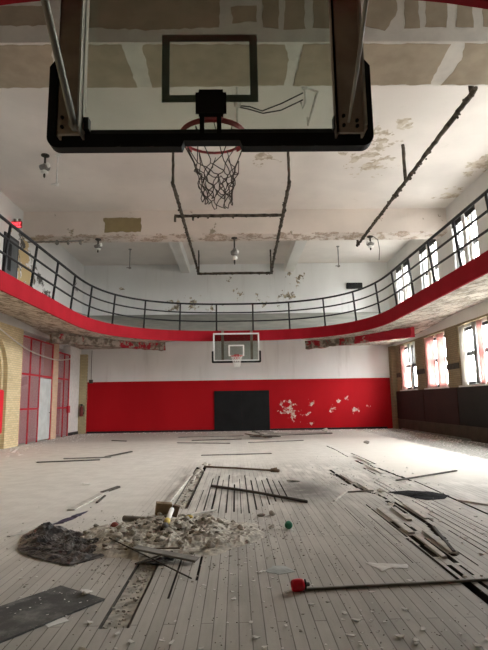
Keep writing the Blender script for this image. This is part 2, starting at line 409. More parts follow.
def box(bm, a, b, mi=0):
    x0, y0, z0 = (min(a[i], b[i]) for i in range(3)); x1, y1, z1 = (max(a[i], b[i]) for i in range(3))
    v = [bm.verts.new(c) for c in ((x0, y0, z0), (x1, y0, z0), (x1, y1, z0), (x0, y1, z0), (x0, y0, z1), (x1, y0, z1), (x1, y1, z1), (x0, y1, z1))]
    for q in ((3, 2, 1, 0), (4, 5, 6, 7), (0, 1, 5, 4), (1, 2, 6, 5), (2, 3, 7, 6), (3, 0, 4, 7)):
        f = bm.faces.new([v[i] for i in q]); f.material_index = mi
    return bm

def bbox(a, b, bev=0.0):
    bm = NB(); box(bm, a, b)
    if bev: bmesh.ops.bevel(bm, geom=list(bm.edges), offset=bev, segments=2, affect='EDGES')
    return bm

def tube(bm, pts, r, n=8, cap=True, jitter=0.0):
    """a round bar along a polyline; r may be one number or one per point"""
    pts = [Vector(p_) for p_ in pts]
    rs = r if isinstance(r, (list, tuple)) else [r] * len(pts)
    rings = []; prev = None
    for i, p_ in enumerate(pts):
        t = (pts[min(i + 1, len(pts) - 1)] - pts[max(i - 1, 0)])
        t = t.normalized() if t.length > 1e-9 else Vector((0, 0, 1))
        if prev is None:
            u = t.cross(Vector((0, 0, 1)));
            if u.length < 1e-3: u = t.cross(Vector((1, 0, 0)))
        else: u = prev - t * prev.dot(t)
        u.normalize(); prev = u; w = t.cross(u)
        ring = []
        for j in range(n):
            a_ = 2 * PI * j / n; rr = rs[i] * (1 + (rng.uniform(-jitter, jitter) if jitter else 0))
            ring.append(bm.verts.new(p_ + (u * math.cos(a_) + w * math.sin(a_)) * rr))
        rings.append(ring)
    for i in range(len(rings) - 1):
        for j in range(n):
            bm.faces.new((rings[i][j], rings[i][(j + 1) % n], rings[i + 1][(j + 1) % n], rings[i + 1][j]))
    if cap and n > 2:
        bm.faces.new(rings[0][::-1]); bm.faces.new(rings[-1])
    return bm

def ring_tube(bm, c, R, r, n=32, m=8):
    rows = []
    for i in range(n):
        a_ = 2 * PI * i / n; row = []
        for j in range(m):
            b_ = 2 * PI * j / m; q = R + r * math.cos(b_)
            row.append(bm.verts.new((c[0] + q * math.cos(a_), c[1] + q * math.sin(a_), c[2] + r * math.sin(b_))))
        rows.append(row)
    for i in range(n):
        for j in range(m):
            bm.faces.new((rows[i][j], rows[(i + 1) % n][j], rows[(i + 1) % n][(j + 1) % m], rows[i][(j + 1) % m]))
    return bm

def lathe(bm, c, prof, n=16):
    rows = []
    for r, z in prof:
        rows.append([bm.verts.new((c[0] + r * math.cos(2 * PI * j / n), c[1] + r * math.sin(2 * PI * j / n), c[2] + z)) for j in range(n)])
    for i in range(len(rows) - 1):
        for j in range(n): bm.faces.new((rows[i][j], rows[i][(j + 1) % n], rows[i + 1][(j + 1) % n], rows[i + 1][j]))
    bm.faces.new(rows[0][::-1]); bm.faces.new(rows[-1])
    return bm

def prism(bm, poly, fn0, fn1):
    """close an outline into a solid; fn0/fn1 place its two faces"""
    a = [bm.verts.new(fn0(*q)) for q in poly]; b = [bm.verts.new(fn1(*q)) for q in poly]
    bm.faces.new(a[::-1]); bm.faces.new(b)
    for i in range(len(poly)):
        j = (i + 1) % len(poly); bm.faces.new((a[i], a[j], b[j], b[i]))
    bmesh.ops.recalc_face_normals(bm, faces=list(bm.faces))
    return bm

def rag(poly, step=0.12, amp=0.02, seed=0):
    """roughen an outline so it reads as torn or hand-smeared"""
    r_ = random.Random(seed); out = []
    for i in range(len(poly)):
        a, b = poly[i], poly[(i + 1) % len(poly)]
        L = math.hypot(b[0] - a[0], b[1] - a[1]); n = max(1, int(L / step))
        for q in range(n):
            t = q / n
            out.append((a[0] + (b[0] - a[0]) * t + r_.uniform(-amp, amp), a[1] + (b[1] - a[1]) * t + r_.uniform(-amp, amp)))
    return out

def holed(bm, us, vs, holes, place):
    """a wall sheet with rectangular openings and their reveals: place(u, v, side) -> xyz, side 0 inner, 1 outer"""
    U = sorted(set([us[0], us[1]] + [h[0] for h in holes] + [h[1] for h in holes])); V = sorted(set([vs[0], vs[1]] + [h[2] for h in holes] + [h[3] for h in holes]))
    U = [u for u in U if us[0] <= u <= us[1]]; V = [v for v in V if vs[0] <= v <= vs[1]]
    inside = lambda u, v: any(h[0] < u < h[1] and h[2] < v < h[3] for h in holes)
    cache = {}
    def vt(i, j, s):
        if (i, j, s) not in cache: cache[(i, j, s)] = bm.verts.new(place(U[i], V[j], s))
        return cache[(i, j, s)]
    full = {}
    for i in range(len(U) - 1):
        for j in range(len(V) - 1): full[(i, j)] = not inside((U[i] + U[i + 1]) / 2, (V[j] + V[j + 1]) / 2)
    for (i, j), ok in full.items():
        if not ok: continue
        bm.faces.new((vt(i, j, 0), vt(i + 1, j, 0), vt(i + 1, j + 1, 0), vt(i, j + 1, 0)))
        bm.faces.new((vt(i, j, 1), vt(i, j + 1, 1), vt(i + 1, j + 1, 1), vt(i + 1, j, 1)))
        for di, dj, e in ((-1, 0, ((i, j + 1), (i, j))), (1, 0, ((i + 1, j), (i + 1, j + 1))), (0, -1, ((i, j), (i + 1, j))), (0, 1, ((i + 1, j + 1), (i, j + 1)))):
            if not full.get((i + di, j + dj), False):
                (a, b), (c, d) = e
                bm.faces.new((vt(a, b, 0), vt(a, b, 1), vt(c, d, 1), vt(c, d, 0)))
    bmesh.ops.recalc_face_normals(bm, faces=list(bm.faces))
    return bm

# ------------------------------------------------------------------ the shell
GAPS = []   # boards missing from the floor: x0, x1, y0, y1
GAPS += [(-0.86, -0.67, 3.30, 5.05), (-0.85, -0.64, 6.75, 10.9)]
GAPS += [(-0.50, -0.484, 3.75, 4.75), (-0.33, -0.312, 4.1, 4.75)]
for i, (xa, ya, yb) in enumerate([(-0.53, 6.55, 8.1), (-0.435, 6.6, 9.3), (-0.34, 6.5, 9.6), (-0.245, 6.45, 9.1), (-0.15, 6.45, 9.7), (-0.055, 6.5, 8.6), (0.04, 6.4, 9.2), (0.135, 6.4, 9.6), (0.23, 6.6, 9.0), (0.325, 6.8, 9.3), (0.42, 6.9, 9.0), (0.515, 7.1, 9.2), (0.61, 7.0, 9.0), (0.705, 7.3, 8.9)]):
    GAPS.append((xa, xa + 0.011 + 0.006 * (i % 3), ya, yb))
def slit(x0, y0, x1, y1, w):
    n = max(1, int(abs(x1 - x0) / 0.02)); out = []
    for i in range(n):
        xa = x0 + (x1 - x0) * (i + 0.5) / n; ya, yb = y0 + (y1 - y0) * i / n, y0 + (y1 - y0) * (i + 1) / n
        out.append((xa - w / 2, xa + w / 2, min(ya, yb), max(ya, yb)))
    return out
for q in [(2.03, 7.0, 2.0, 6.22, 0.06), (2.10, 6.95, 2.07, 5.75, 0.045), (2.09, 5.74, 2.0, 5.2, 0.055), (1.72, 5.84, 1.72, 5.55, 0.04), (1.81, 5.77, 1.85, 5.42, 0.05), (1.74, 5.25, 1.70, 4.55, 0.055), (1.67, 6.53, 1.69, 5.2, 0.022),
          (1.83, 5.14, 1.80, 4.38, 0.05), (1.665, 5.15, 1.655, 3.45, 0.03), (2.03, 5.2, 1.87, 4.56, 0.05), (1.735, 4.33, 1.72, 4.03, 0.04), (1.815, 4.32, 1.815, 4.08, 0.022), (1.71, 3.97, 1.69, 3.5, 0.05), (1.795, 3.97, 1.79, 3.6, 0.035), (1.96, 4.97, 1.96, 4.3, 0.012), (2.19, 5.43, 2.19, 4.2, 0.014),
          (2.27, 6.2, 2.27, 4.4, 0.010), (2.36, 7.0, 2.36, 4.8, 0.013), (2.45, 7.4, 2.45, 5.0, 0.010), (2.54, 6.8, 2.54, 4.7, 0.010), (2.63, 7.0, 2.63, 5.3, 0.010), (2.18, 7.2, 2.18, 5.8, 0.02),
          (2.70, 15.4, 2.74, 14.28, 0.045), (2.74, 14.28, 2.68, 12.4, 0.03), (2.95, 13.2, 2.95, 10.9, 0.045), (2.67, 11.6, 2.70, 10.93, 0.07), (2.76, 10.92, 2.78, 10.31, 0.07), (2.55, 10.35, 2.54, 9.44, 0.035), (2.82, 10.31, 2.90, 8.73, 0.055),
          (1.82, 10.15, 1.85, 8.38, 0.055), (1.74, 9.66, 1.85, 8.96, 0.03), (1.86, 8.38, 1.92, 7.69, 0.05), (1.94, 7.67, 2.02, 7.5, 0.05), (2.02, 7.5, 2.06, 7.1, 0.04), (1.67, 6.83, 1.69, 6.55, 0.02), (1.70, 8.49, 1.77, 8.29, 0.03),
          (2.90, 9.14, 2.92, 8.62, 0.05), (2.97, 8.6, 2.95, 7.5, 0.03), (2.95, 7.45, 2.94, 5.6, 0.042), (2.10, 6.7, 2.05, 5.75, 0.02), (2.20, 8.0, 2.2, 7.3, 0.012), (2.28, 8.6, 2.28, 7.4, 0.010), (2.37, 8.8, 2.37, 7.5, 0.010), (1.55, 6.2, 1.55, 5.0, 0.008), (1.46, 5.6, 1.46, 4.4, 0.007), (1.36, 6.6, 1.36, 5.6, 0.007)]:
    GAPS += slit(*q)
bm = NB()
holed(bm, (XL - 1.2, XR), (YN, YF), GAPS, lambda u, v, s: (u, v, 0.0 if s == 0 else -0.075))
for f in bm.faces:
    if abs(f.normal.z) < 0.5: f.material_index = 1  # gap sides take the dark subfloor colour, painting shade into the gaps
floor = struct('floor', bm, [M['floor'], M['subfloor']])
struct('floor_subfloor', bbox((XL - 1.2, YN, -0.25), (XR, YF, -0.09)), M['subfloor'], floor)
for a, b in ((3.32, 5.03), (6.77, 10.88)):
    struct('floor_dust', bbox((-0.855, a, -0.09), (-0.70, b, -0.03)), M['rubble'], floor)

struct('ceiling', bbox((XL - 0.35, YN, ZC), (XR + 0.35, YF, ZC + 0.25)), M['ceiling'])
struct('wall_far', bbox((XL - 1.2, YF, -0.2), (XR + 0.35, YF + 0.3, ZC)), M['far_wall'])
struct('wall_near', bbox((XL - 1.2, YN - 0.3, -0.2), (XR + 0.35, YN, ZC)), M['brown_brick'])  # unseen wall; dark brick chosen to cut bounce light on the near floor

# right wall: openings on two storeys; tan brick low, white plaster over
holes = [(a, b, LOW_Z[0], LOW_Z[1]) for a, b in LOWER_WIN]
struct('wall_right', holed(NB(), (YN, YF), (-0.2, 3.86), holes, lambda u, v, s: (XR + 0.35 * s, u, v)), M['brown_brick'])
holes = [(a, b, UP_Z[0], UP_Z[1]) for a, b in UPPER_WIN]
struct('wall_right_upper', holed(NB(), (YN, YF), (3.86, ZC), holes, lambda u, v, s: (XR + 0.35 * s, u, v)), M['side_wall'])

# left wall: brick with an arch niche, screen bays, plaster over
arch_y, arch_r, arch_spring = 14.9, 1.4, 2.3
bm = NB()
prof = [(16.5 + 0.85, -0.2), (16.5 + 0.85, 3.95), (YN, 3.95), (YN, -0.2), (arch_y - arch_r, -0.2)]
prof += [(arch_y - arch_r * math.cos(PI * i / 24), arch_spring + arch_r * math.sin(PI * i / 24)) for i in range(25)] + [(arch_y + arch_r, -0.2)]
prism(bm, prof, lambda y, z: (XL + 0.05, y, z), lambda y, z: (XL - 0.35, y, z))
wl = struct('wall_left', bm, M['yellow_brick'])
bm = NB()   # two recessed brick orders inside the arch
for k_, (dr, x0) in enumerate(((0.14, XL - 0.08), (0.28, XL - 0.2))):
    q = []
    for i in range(25):
        a = PI * i / 24; q.append((arch_y - arch_r * math.cos(a), arch_spring + arch_r * math.sin(a)))
    q = [(arch_y - arch_r, -0.0)] + q + [(arch_y + arch_r, -0.0)]
    ri = arch_r - dr
    q2 = [(arch_y + ri, -0.0)] + [(arch_y + ri * math.cos(PI * i / 24), arch_spring + ri * math.sin(PI * i / 24)) for i in range(25)] + [(arch_y - ri, -0.0)]
    prism(bm, q + q2, lambda y, z: (x0, y, z), lambda y, z: (x0 - 0.15, y, z))
struct('trim_arch', bm, M['yellow_brick'], wl)
struct('wall_left_niche', bbox((XL - 0.5, arch_y - 1.6, -0.2), (XL - 0.35, arch_y + 1.6, 3.95)), M['yellow_brick'], wl)
struct('wall_left_upper', bbox((XL - 0.3, YN, 3.95), (XL, YF, ZC)), M['left_wall'])
struct('wall_left_pier', bbox((XL - 0.35, 20.35, -0.2), (XL + 0.05, 20.9, 3.95)), M['pink_brick'])
struct('wall_left_end', bbox((XL - 0.35, 22.45, -0.2), (XL + 0.02, YF, 3.95)), M['white_paint'])
struct('wall_left_recess', bbox((XL - 1.2, 17.2, -0.2), (XL - 1.05, YF, 3.95)), M['side_wall'])
struct('wall_left_recess_top', bbox((XL - 1.08, 17.2, 3.8), (XL - 0.3, YF, 3.95)), M['side_wall'])
struct('wall_left_recess_end', bbox((XL - 1.2, 17.1, -0.2), (XL - 0.35, 17.3, 3.95)), M['side_wall'])
struct('baseboard_left', bbox((XL + 0.02, 22.5, 0), (XL + 0.045, YF, 0.13)), M['black_iron'])
struct('baseboard_far', bbox((XL + 0.4, YF - 0.025, 0), (XR - 0.45, YF, 0.09)), M['black_iron'])
struct('trim_pilaster', bbox((XL + 0.0, YF - 0.16, 0), (XL + 0.36, YF, 3.7)), M['yellow_brick_x'])
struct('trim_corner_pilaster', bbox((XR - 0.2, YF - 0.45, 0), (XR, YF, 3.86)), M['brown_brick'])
# stairs seen as a sloping line behind the screen
bm = NB(); prism(bm, [(17.4, 1.9), (20.3, 2.5), (20.3, 2.2), (17.4, 1.6)], lambda y, z: (XL - 1.04, y, z), lambda y, z: (XL - 0.95, y, z))
struct('trim_stair_string', bm, M['grey_board'])

# beams
struct('ceiling_beam', bbox((XL, 16.95, 7.2), (XR, 17.72, ZC)), M['beam'])
nb = struct('ceiling_beam', bbox((XL, 7.42, 7.2), (XR, 8.6, ZC)), M['filler'])
struct('ceiling_rib', bbox((-2.61, 17.72, 7.67), (-2.2, YF, ZC)), M['stub'])
struct('ceiling_rib', bbox((2.47, 17.72, 7.67), (2.93, YF, ZC)), M['stub'])
under = [[(-7.4, 7.47), (-2.95, 7.47), (-3.31, 8.6), (-4.25, 8.6), (-7.4, 8.6)], [(-2.92, 7.47), (-1.80, 7.47), (-1.78, 8.6), (-3.26, 8.6)],
         [(-1.47, 7.47), (0.89, 7.47), (0.99, 7.86), (0.97, 8.56), (-1.5, 8.6)], [(1.2, 7.47), (1.72, 7.47), (3.66, 7.47), (3.66, 7.7), (3.73, 8.56), (1.15, 8.58)],
         [(3.9, 7.47), (7.5, 7.47), (7.5, 8.57), (3.93, 8.57), (4.0, 8.2), (4.02, 7.88)]]
for i, q in enumerate(under):
    bm = NB(); prism(bm, rag(q, 0.09, 0.016, i), lambda x, y: (x, y, 7.2), lambda x, y: (x, y, 7.195)); struct('ceiling_beam_board', bm, M['bare_gypsum'], nb)
front = [[(-7, 8.0), (-2.96, 8.0), (-2.94, 7.64), (-7, 7.6)], [(-2.39, 8.25), (-0.14, 8.25), (-0.15, 7.6), (-1.36, 7.55), (-2.36, 7.61)], [(0.05, 7.98), (0.46, 8.0), (0.46, 7.71), (0.07, 7.68)],
         [(0.58, 8.25), (0.85, 8.25), (0.82, 7.56), (0.56, 7.6)], [(0.96, 8.25), (1.28, 8.25), (1.26, 7.56), (0.91, 7.56)], [(1.42, 8.25), (1.82, 8.25), (1.77, 7.58), (1.4, 7.6)],
         [(2.27, 8.25), (2.79, 8.25), (2.83, 7.9), (2.6, 7.52), (2.26, 7.61)], [(2.98, 8.25), (3.19, 8.25), (3.17, 7.59), (2.92, 7.56)], [(3.34, 8.25), (3.69, 8.25), (3.64, 7.59), (3.27, 7.59)], [(3.85, 8.25), (4.11, 8.25), (4.08, 7.59), (3.8, 7.59)], [(4.28, 8.25), (7.2, 8.25), (7.2, 7.6), (4.24, 7.59)]]
for i, q in enumerate(front):
    bm = NB(); prism(bm, rag(q, 0.09, 0.016, 30 + i), lambda x, z: (x - 0.04, 7.42, min(z - 0.13, 8.1)), lambda x, z: (x - 0.04, 7.415, min(z - 0.13, 8.1))); struct('ceiling_beam_board', bm, M['bare_gypsum'], nb)
bm = NB(); prism(bm, rag([(-4.61, 7.84), (-3.26, 7.84), (-3.26, 7.32), (-4.55, 7.32), (-4.52, 7.55)], 0.1, 0.02, 77), lambda x, z: (x, 16.95, z), lambda x, z: (x, 16.944, z))
struct('ceiling_beam_patch', bm, M['patch_board'])

# ------------------------------------------------------------------ the running track ring (banked at its ends)
A_, NS = 4.95, 2.5
YC1, B1, YC0, B0 = 15.0, 5.0, 7.7, 5.03
def sstep(a, b, x):
    t = max(0, min(1, (x - a) / (b - a))); return t * t * (3 - 2 * t)
def ring_points():
    out = []   # (inner, outer, bank 0..1)
    def curve(phi, yc, b, sgn, ylim):
        c, s = math.cos(phi), math.sin(phi)
        r = 1 / ((abs(c) / A_) ** NS + (abs(s) / b) ** NS) ** (1 / NS)
        inner = (r * c, yc + sgn * r * s)
        xl = (XR if c > 0 else -XL); tx = xl / abs(c) if abs(c) > 1e-9 else 1e9
        ty = abs(ylim - yc) / s if s > 1e-9 else 1e9
        t = min(tx, ty)
        return inner, (t * c, yc + sgn * t * s), sstep(0.15, 0.8, s)
    N = 48
    ph = sorted(set([PI * i / N for i in range(N + 1)] + [math.atan2(YF - YC1, XR), PI - math.atan2(YF - YC1, -XL)]))
    out += [curve(a, YC1, B1, 1, YF) for a in ph]
    ph = sorted(set([PI * i / N for i in range(N + 1)] + [math.atan2(YC0 - YN, XR), PI - math.atan2(YC0 - YN, -XL)]), reverse=True)
    out += [curve(a, YC0, B0, -1, YN) for a in ph]
    return out
RP = ring_points()
def strip_ring(fnlist, closed_section=True):
    bm = NB(); rows = []
    for i, o, b in RP: rows.append([bm.verts.new(f_(i, o, b)) for f_ in fnlist])
    n = len(rows); m = len(fnlist)
    for a in range(n):
        c = (a + 1) % n
        for j in range(m if closed_section else m - 1):
            jj = (j + 1) % m; bm.faces.new((rows[a][j], rows[c][j], rows[c][jj], rows[a][jj]))
    bmesh.ops.recalc_face_normals(bm, faces=list(bm.faces))
    return bm
def off(i, o, d):
    v = Vector((o[0] - i[0], o[1] - i[1])); v.normalize(); return (i[0] + v.x * d, i[1] + v.y * d)
ZT, ZB, ZWALL = 4.20, 3.78, 4.26
def ztop(b): return 4.75 + 0.85 * b
E_ = 0.0
slab = strip_ring([lambda i, o, b: (*off(i, o, 0.05), 3.84), lambda i, o, b: (o[0], o[1], ZWALL + b * (0.2 - 0.5 * sstep(2.6, 5.5, abs(o[0])))), lambda i, o, b: (o[0], o[1], ztop(b)), lambda i, o, b: (*off(i, o, 0.05), ZT - 0.01)])
for f in slab.faces:
    if f.normal.z > 0.3: f.material_index = 1
struct('balcony_floor', slab, [M['soffit'], M['track']])
struct('trim_fascia', strip_ring([lambda i, o, b: (*i, ZB), lambda i, o, b: (*off(i, o, 0.055), ZB), lambda i, o, b: (*off(i, o, 0.055), ZT), lambda i, o, b: (*i, ZT)]), M['fascia'])
# flaking red beams across the two far corners
def bar_between(bm, a, b, w, z0, z1):
    a = Vector(a); b = Vector(b); d = (b - a).normalized(); nn = Vector((-d.y, d.x)) * w / 2
    prism(bm, [a + nn, b + nn, b - nn, a - nn], lambda x, y: (x, y, z0), lambda x, y: (x, y, z1))
    return bm
def peel_beam(name, a, b):
    bm = bar_between(NB(), a, b, 0.28, 3.6, 3.95)
    bmesh.ops.subdivide_edges(bm, edges=list(bm.edges), cuts=22, use_grid_fill=True)
    for v in bm.verts:
        v.co += Vector((mnoise.noise(v.co * 3), mnoise.noise(v.co * 3 + Vector((9, 0, 0))), 0.8 * mnoise.noise(v.co * 4 + Vector((0, 7, 0))))) * 0.05
    struct(name, bm, M['red_peel'])
peel_beam('balcony_beam', (3.18, 21.85), (6.5, 18.05))
peel_beam('balcony_beam', (-3.1, 21.6), (-6.75, 18.3))

# railing
dense = []
for i in range(len(RP)): dense.append(Vector((*RP[i][0], 0)))
def rail_path():
    """inner oval resampled: positions and inward normals, arc length 0 at the far middle"""
    pts = [off(i, o, 0.05) for i, o, b in RP]
    inn = [Vector((i[0] - o[0], i[1] - o[1], 0)).normalized() for i, o, b in RP]
    k0 = min(range(len(pts)), key=lambda q: abs(pts[q][0]) + abs(pts[q][1] - 20))
    n = len(pts); P_ = [Vector((*pts[(k0 + q) % n], 0)) for q in range(n + 1)]
    V = []
    for q in range(n + 1):
        t = (P_[(q + 1) % n] - P_[(q - 1) % n]).normalized(); V.append(Vector((-t.y, t.x, 0)))
    L = [0]
    for q in range(n): L.append(L[-1] + (P_[q + 1] - P_[q]).length)
    return P_, V, L
PP, VV, LL = rail_path()
cen = Vector((0, 11.35, 0))
def at_arc(s):
    s %= LL[-1]
    for q in range(len(LL) - 1):
        if LL[q + 1] >= s:
            t = (s - LL[q]) / max(1e-9, LL[q + 1] - LL[q]); p_ = PP[q].lerp(PP[q + 1], t)
            v = VV[q].lerp(VV[(q + 1) % (len(VV) - 1)], t).normalized()
            if v.dot(cen - p_) < 0: v = -v
            return p_, v
RH, LEAN = 1.08, 0.11
rail = thing('guard_railing', 'black iron guard railing leaning inward along the red edge of the oval track', 'railing', (0, 20.0, ZT))
n = 150; step_ = LL[-1] / n
for nm, h, r in (('top_rail', RH, 0.036), ('middle_rail', RH * 0.68, 0.028), ('lower_rail', RH * 0.36, 0.028)):
    pts = []
    for q in range(n):
        p_, v = at_arc(q * step_); pts.append(p_ + v * LEAN * h / RH + Vector((0, 0, ZT + h)))
    pts.append(pts[0].copy())
    obj(nm, tube(NB(), pts, r, 8, False), M['black_iron'], rail, True)
s = 0.75; tot = LL[-1]; npost = int(round(tot / 1.5))
for q in range(npost):
    p_, v = at_arc(0.75 + q * tot / npost)
    bm = NB(); tube(bm, [p_ + Vector((0, 0, ZT)), p_ + v * LEAN + Vector((0, 0, ZT + RH))], 0.033, 8)
    lathe(bm, (p_.x, p_.y, ZT), [(0.055, 0), (0.055, 0.015), (0.03, 0.03)], 10)
    obj('post', bm, M['black_iron'], rail, True)

# ------------------------------------------------------------------ windows
def sash(bm, x, y0, y1, z0, z1, w, t=0.04):
    box(bm, (x, y0, z0), (x + t, y0 + w, z1)); box(bm, (x, y1 - w, z0), (x + t, y1, z1))
    box(bm, (x, y0 + w, z0), (x + t, y1 - w, z0 + w)); box(bm, (x, y0 + w, z1 - w), (x + t, y1 - w, z1))
wi = 0
for (a, b) in LOWER_WIN:
    wi += 1; z0, z1 = LOW_Z; x = XR + 0.14; mid = (a + b) / 2; zm = 2.82
    bm = NB(); box(bm, (x, a, z0), (x + 0.16, a + 0.09, z1)); box(bm, (x, b - 0.09, z0), (x + 0.16, b, z1)); box(bm, (x, mid - 0.085, z0), (x + 0.16, mid + 0.085, z1))
    box(bm, (x, a, z1 - 0.09), (x + 0.16, b, z1)); box(bm, (XR - 0.06, a - 0.05, z0 - 0.05), (x + 0.16, b + 0.05, z0 + 0.015))
    w = struct('window_%d' % wi, bm, M['white_paint'])
    for (c, d) in ((a + 0.09, mid - 0.085), (mid + 0.085, b - 0.09)):
        bm = NB(); sash(bm, x + 0.05, c, d, zm - 0.03, z1 - 0.09, 0.11); sash(bm, x + 0.02, c, d, z0 + 0.015, zm + 0.05, 0.13)
        f = struct('window_sash', bm, M['dark_sash'], w)
        bm = NB(); box(bm, (x + 0.065, c, zm), (x + 0.072, d, z1 - 0.09)); box(bm, (x + 0.035, c, z0), (x + 0.042, d, zm)); o = obj('window_pane', bm, M['pane'], f); o.location = (0, 0, 0); o['kind'] = 'structure'
for (a, b) in UPPER_WIN:
    wi += 1; z0, z1 = UP_Z; x = XR + 0.12; zm = 6.32
    bm = NB(); sash(bm, x, a, b, z0, z1, 0.05, 0.16); box(bm, (XR - 0.02, a - 0.06, z1), (XR + 0.01, b + 0.06, z1 + 0.07))
    w = struct('window_%d' % wi, bm, M['white_paint'])
    bm = NB(); sash(bm, x + 0.06, a + 0.05, b - 0.05, zm - 0.02, z1 - 0.05, 0.06); sash(bm, x + 0.03, a + 0.05, b - 0.05, z0 + 0.05, zm + 0.04, 0.09)
    f = struct('window_sash', bm, M['dark_sash'], w)
    bm = NB(); box(bm, (x + 0.075, a + 0.05, zm), (x + 0.08, b - 0.05, z1 - 0.05)); box(bm, (x + 0.045, a + 0.05, z0), (x + 0.05, b - 0.05, zm)); o = obj('window_pane', bm, M['pane'], f); o.location = (0, 0, 0); o['kind'] = 'structure'
order = ['farthest', 'second farthest', 'third farthest', 'fourth farthest', 'fifth farthest', 'sixth farthest']
for i, (a, b) in enumerate(UPPER_WIN):
    if i > 7: continue
    bm = NB(); tube(bm, [(XR + 0.03, a + 0.02, 7.40), (XR + 0.03, b - 0.02, 7.40)], 0.055, 10); box(bm, (XR + 0.0, a + 0.02, 7.20), (XR + 0.015, b - 0.02, 7.40))
    o = obj('roller_blind', bm, M['blind'])
    tag(o, 'dark rolled-up blind at the head of the %s window of the %s upstairs pair' % ('farther' if i % 2 == 0 else 'nearer', order[i // 2]), 'blind', 'rolled blinds of the upstairs windows')

def curtain(y0, y1, z0, z1, x, mat, label, group, pleats=6, taper=1.0, grp_name='curtain'):
    bm = NB(); nu, nv = pleats * 8, 10; rows = []
    for j in range(nv + 1):
        t = j / nv; row = []
        for i in range(nu + 1):
            u = i / nu; wdt = (y1 - y0) * (taper + (1 - taper) * t)
            y = y0 + u * wdt
            dx = 0.035 * math.sin(u * pleats * 2 * PI + 1.1 * mnoise.noise(Vector((u * 3, t * 2, x)))) * (1 - 0.3 * t) + 0.015 * mnoise.noise(Vector((u * 5, t * 4, 3)))
            row.append(bm.verts.new((x + dx, y, z0 + (z1 - z0) * t)))
        rows.append(row)
    for j in range(nv):
        for i in range(nu): bm.faces.new((rows[j][i], rows[j][i + 1], rows[j + 1][i + 1], rows[j + 1][i]))
    o = obj('curtain', bm, mat, None, True)
    m_ = o.modifiers.new('cloth', 'SOLIDIFY'); m_.thickness = 0.003
    return tag(o, label, 'curtain', group)
G = 'curtains of the lower windows'
zc0, zc1, xc = 1.79, 3.78, XR + 0.06
curtain(22.45, 22.98, zc0, zc1, xc, M['pink_cloth'], 'narrow pink curtain at the far side of the farthest lower window', G, 4)
curtain(21.75, 22.0, 2.9, zc1, xc, M['grey_cloth'], 'short grey curtain over the middle post of the farthest lower window', G, 3)
curtain(21.0, 21.3, 2.85, zc1, xc, M['grey_cloth'], 'short grey curtain at the near side of the farthest lower window', G, 3)
curtain(19.05, 19.97, zc0, zc1, xc, M['pink_cloth'], 'wide pink curtain at the far side of the middle lower window', G, 6)
curtain(18.12, 18.72, zc0, zc1, xc, M['pink_cloth'], 'pink curtain at the near side of the middle lower window', G, 5)
curtain(16.45, 16.83, zc0, zc1, xc, M['white_cloth'], 'white curtain at the far side of the large nearest lower window', G, 4)
curtain(15.62, 15.85, zc0, zc1, xc, M['grey_cloth'], 'grey curtain beside the middle post of the nearest lower window', G, 3)
curtain(15.22, 15.52, zc0, zc1, xc, M['pink_cloth'], 'pink curtain hanging in the near half of the nearest lower window', G, 4)
G = 'curtains of the upstairs windows'
for i, (a, b) in enumerate(UPPER_WIN[:6]):
    curtain(a + 0.50, b - 0.06, 5.3, 7.25, XR + 0.07, M['white_cloth' if i % 2 else 'grey_cloth'], 'narrow pale curtain in the %s window of the %s upstairs pair' % ('farther' if i % 2 == 0 else 'nearer', order[i // 2]), G, 3)

# ------------------------------------------------------------------ right wall: pads, dark base, strips, pipe
struct('baseboard_right', bbox((XR - 0.07, YN, 0), (XR, YF - 0.46, 0.45)), M['dark_wood'])
def pad(name, a, b, mat, label, group=None):
    o = obj(name, bbox(a, b, 0.02), mat); return tag(o, label, 'wall pad', group)
pad('wall_pad', (XR - 0.1, 20.1, 0.46), (XR, 23.5, 1.72), M['maroon_pad'], 'dark maroon wall pad under the farthest lower window', 'pads along the window wall')
pad('wall_pad', (XR - 0.1, 17.0, 0.46), (XR, 20.08, 1.72), M['maroon_pad'], 'dark maroon wall pad under the middle lower window', 'pads along the window wall')
pad('wall_pad', (XR - 0.1, 11.2, 0.46), (XR, 16.98, 1.72), M['charcoal_pad'], 'charcoal wall pad under the large nearest lower window', 'pads along the window wall')
for i, (a, b) in enumerate(((23.0, 23.5), (20.0, 20.95), (16.87, 17.87))):
    struct('trim_strip', bbox((XR - 0.03, a, 2.36), (XR, b, 2.56)), M['dark_board'])
o = obj('floor_pipe', tube(NB(), [(XR - 0.13, 22.9, 0.04), (XR - 0.16, 19.5, 0.04), (XR - 0.14, 16.2, 0.04)], 0.03, 8), M['grey_board'], None, True)
tag(o, 'long pale pipe lying along the foot of the padded window wall', 'pipe')

# ------------------------------------------------------------------ far wall items
bp = thing('wall_pad', 'big black wall pad on the red wall under the far hoop', 'wall pad', (0.28, YF, 0))
obj('pad_panel', bbox((-1.03, YF - 0.07, 0.03), (0.275, YF, 1.88), 0.004), M['black_pad'], bp)
obj('pad_panel', bbox((0.276, YF - 0.07, 0.03), (1.58, YF, 1.88), 0.004), M['black_pad'], bp)
ob = bbox((5.5, YF - 0.16, 6.76), (6.28, YF, 7.05), 0.02)
for i in range(7): box(ob, (5.53, YF - 0.167, 6.785 + i * 0.037), (6.25, YF - 0.16, 6.80 + i * 0.037))
tag(obj('wall_speaker', ob, M['black_box']), 'small black oblong box high on the white far wall', 'speaker')
bm = NB(); tube(bm, [(-6.86, YF - 0.03, 3.9), (-6.87, YF - 0.03, 3.2), (-6.86, YF - 0.03, 2.45)], 0.012, 6); box(bm, (-6.95, YF - 0.08, 2.33), (-6.78, YF, 2.5))
tag(obj('wall_conduit', bm, M['lamp_dark']), 'thin dark conduit ending in a box at the corner of the red band', 'conduit')
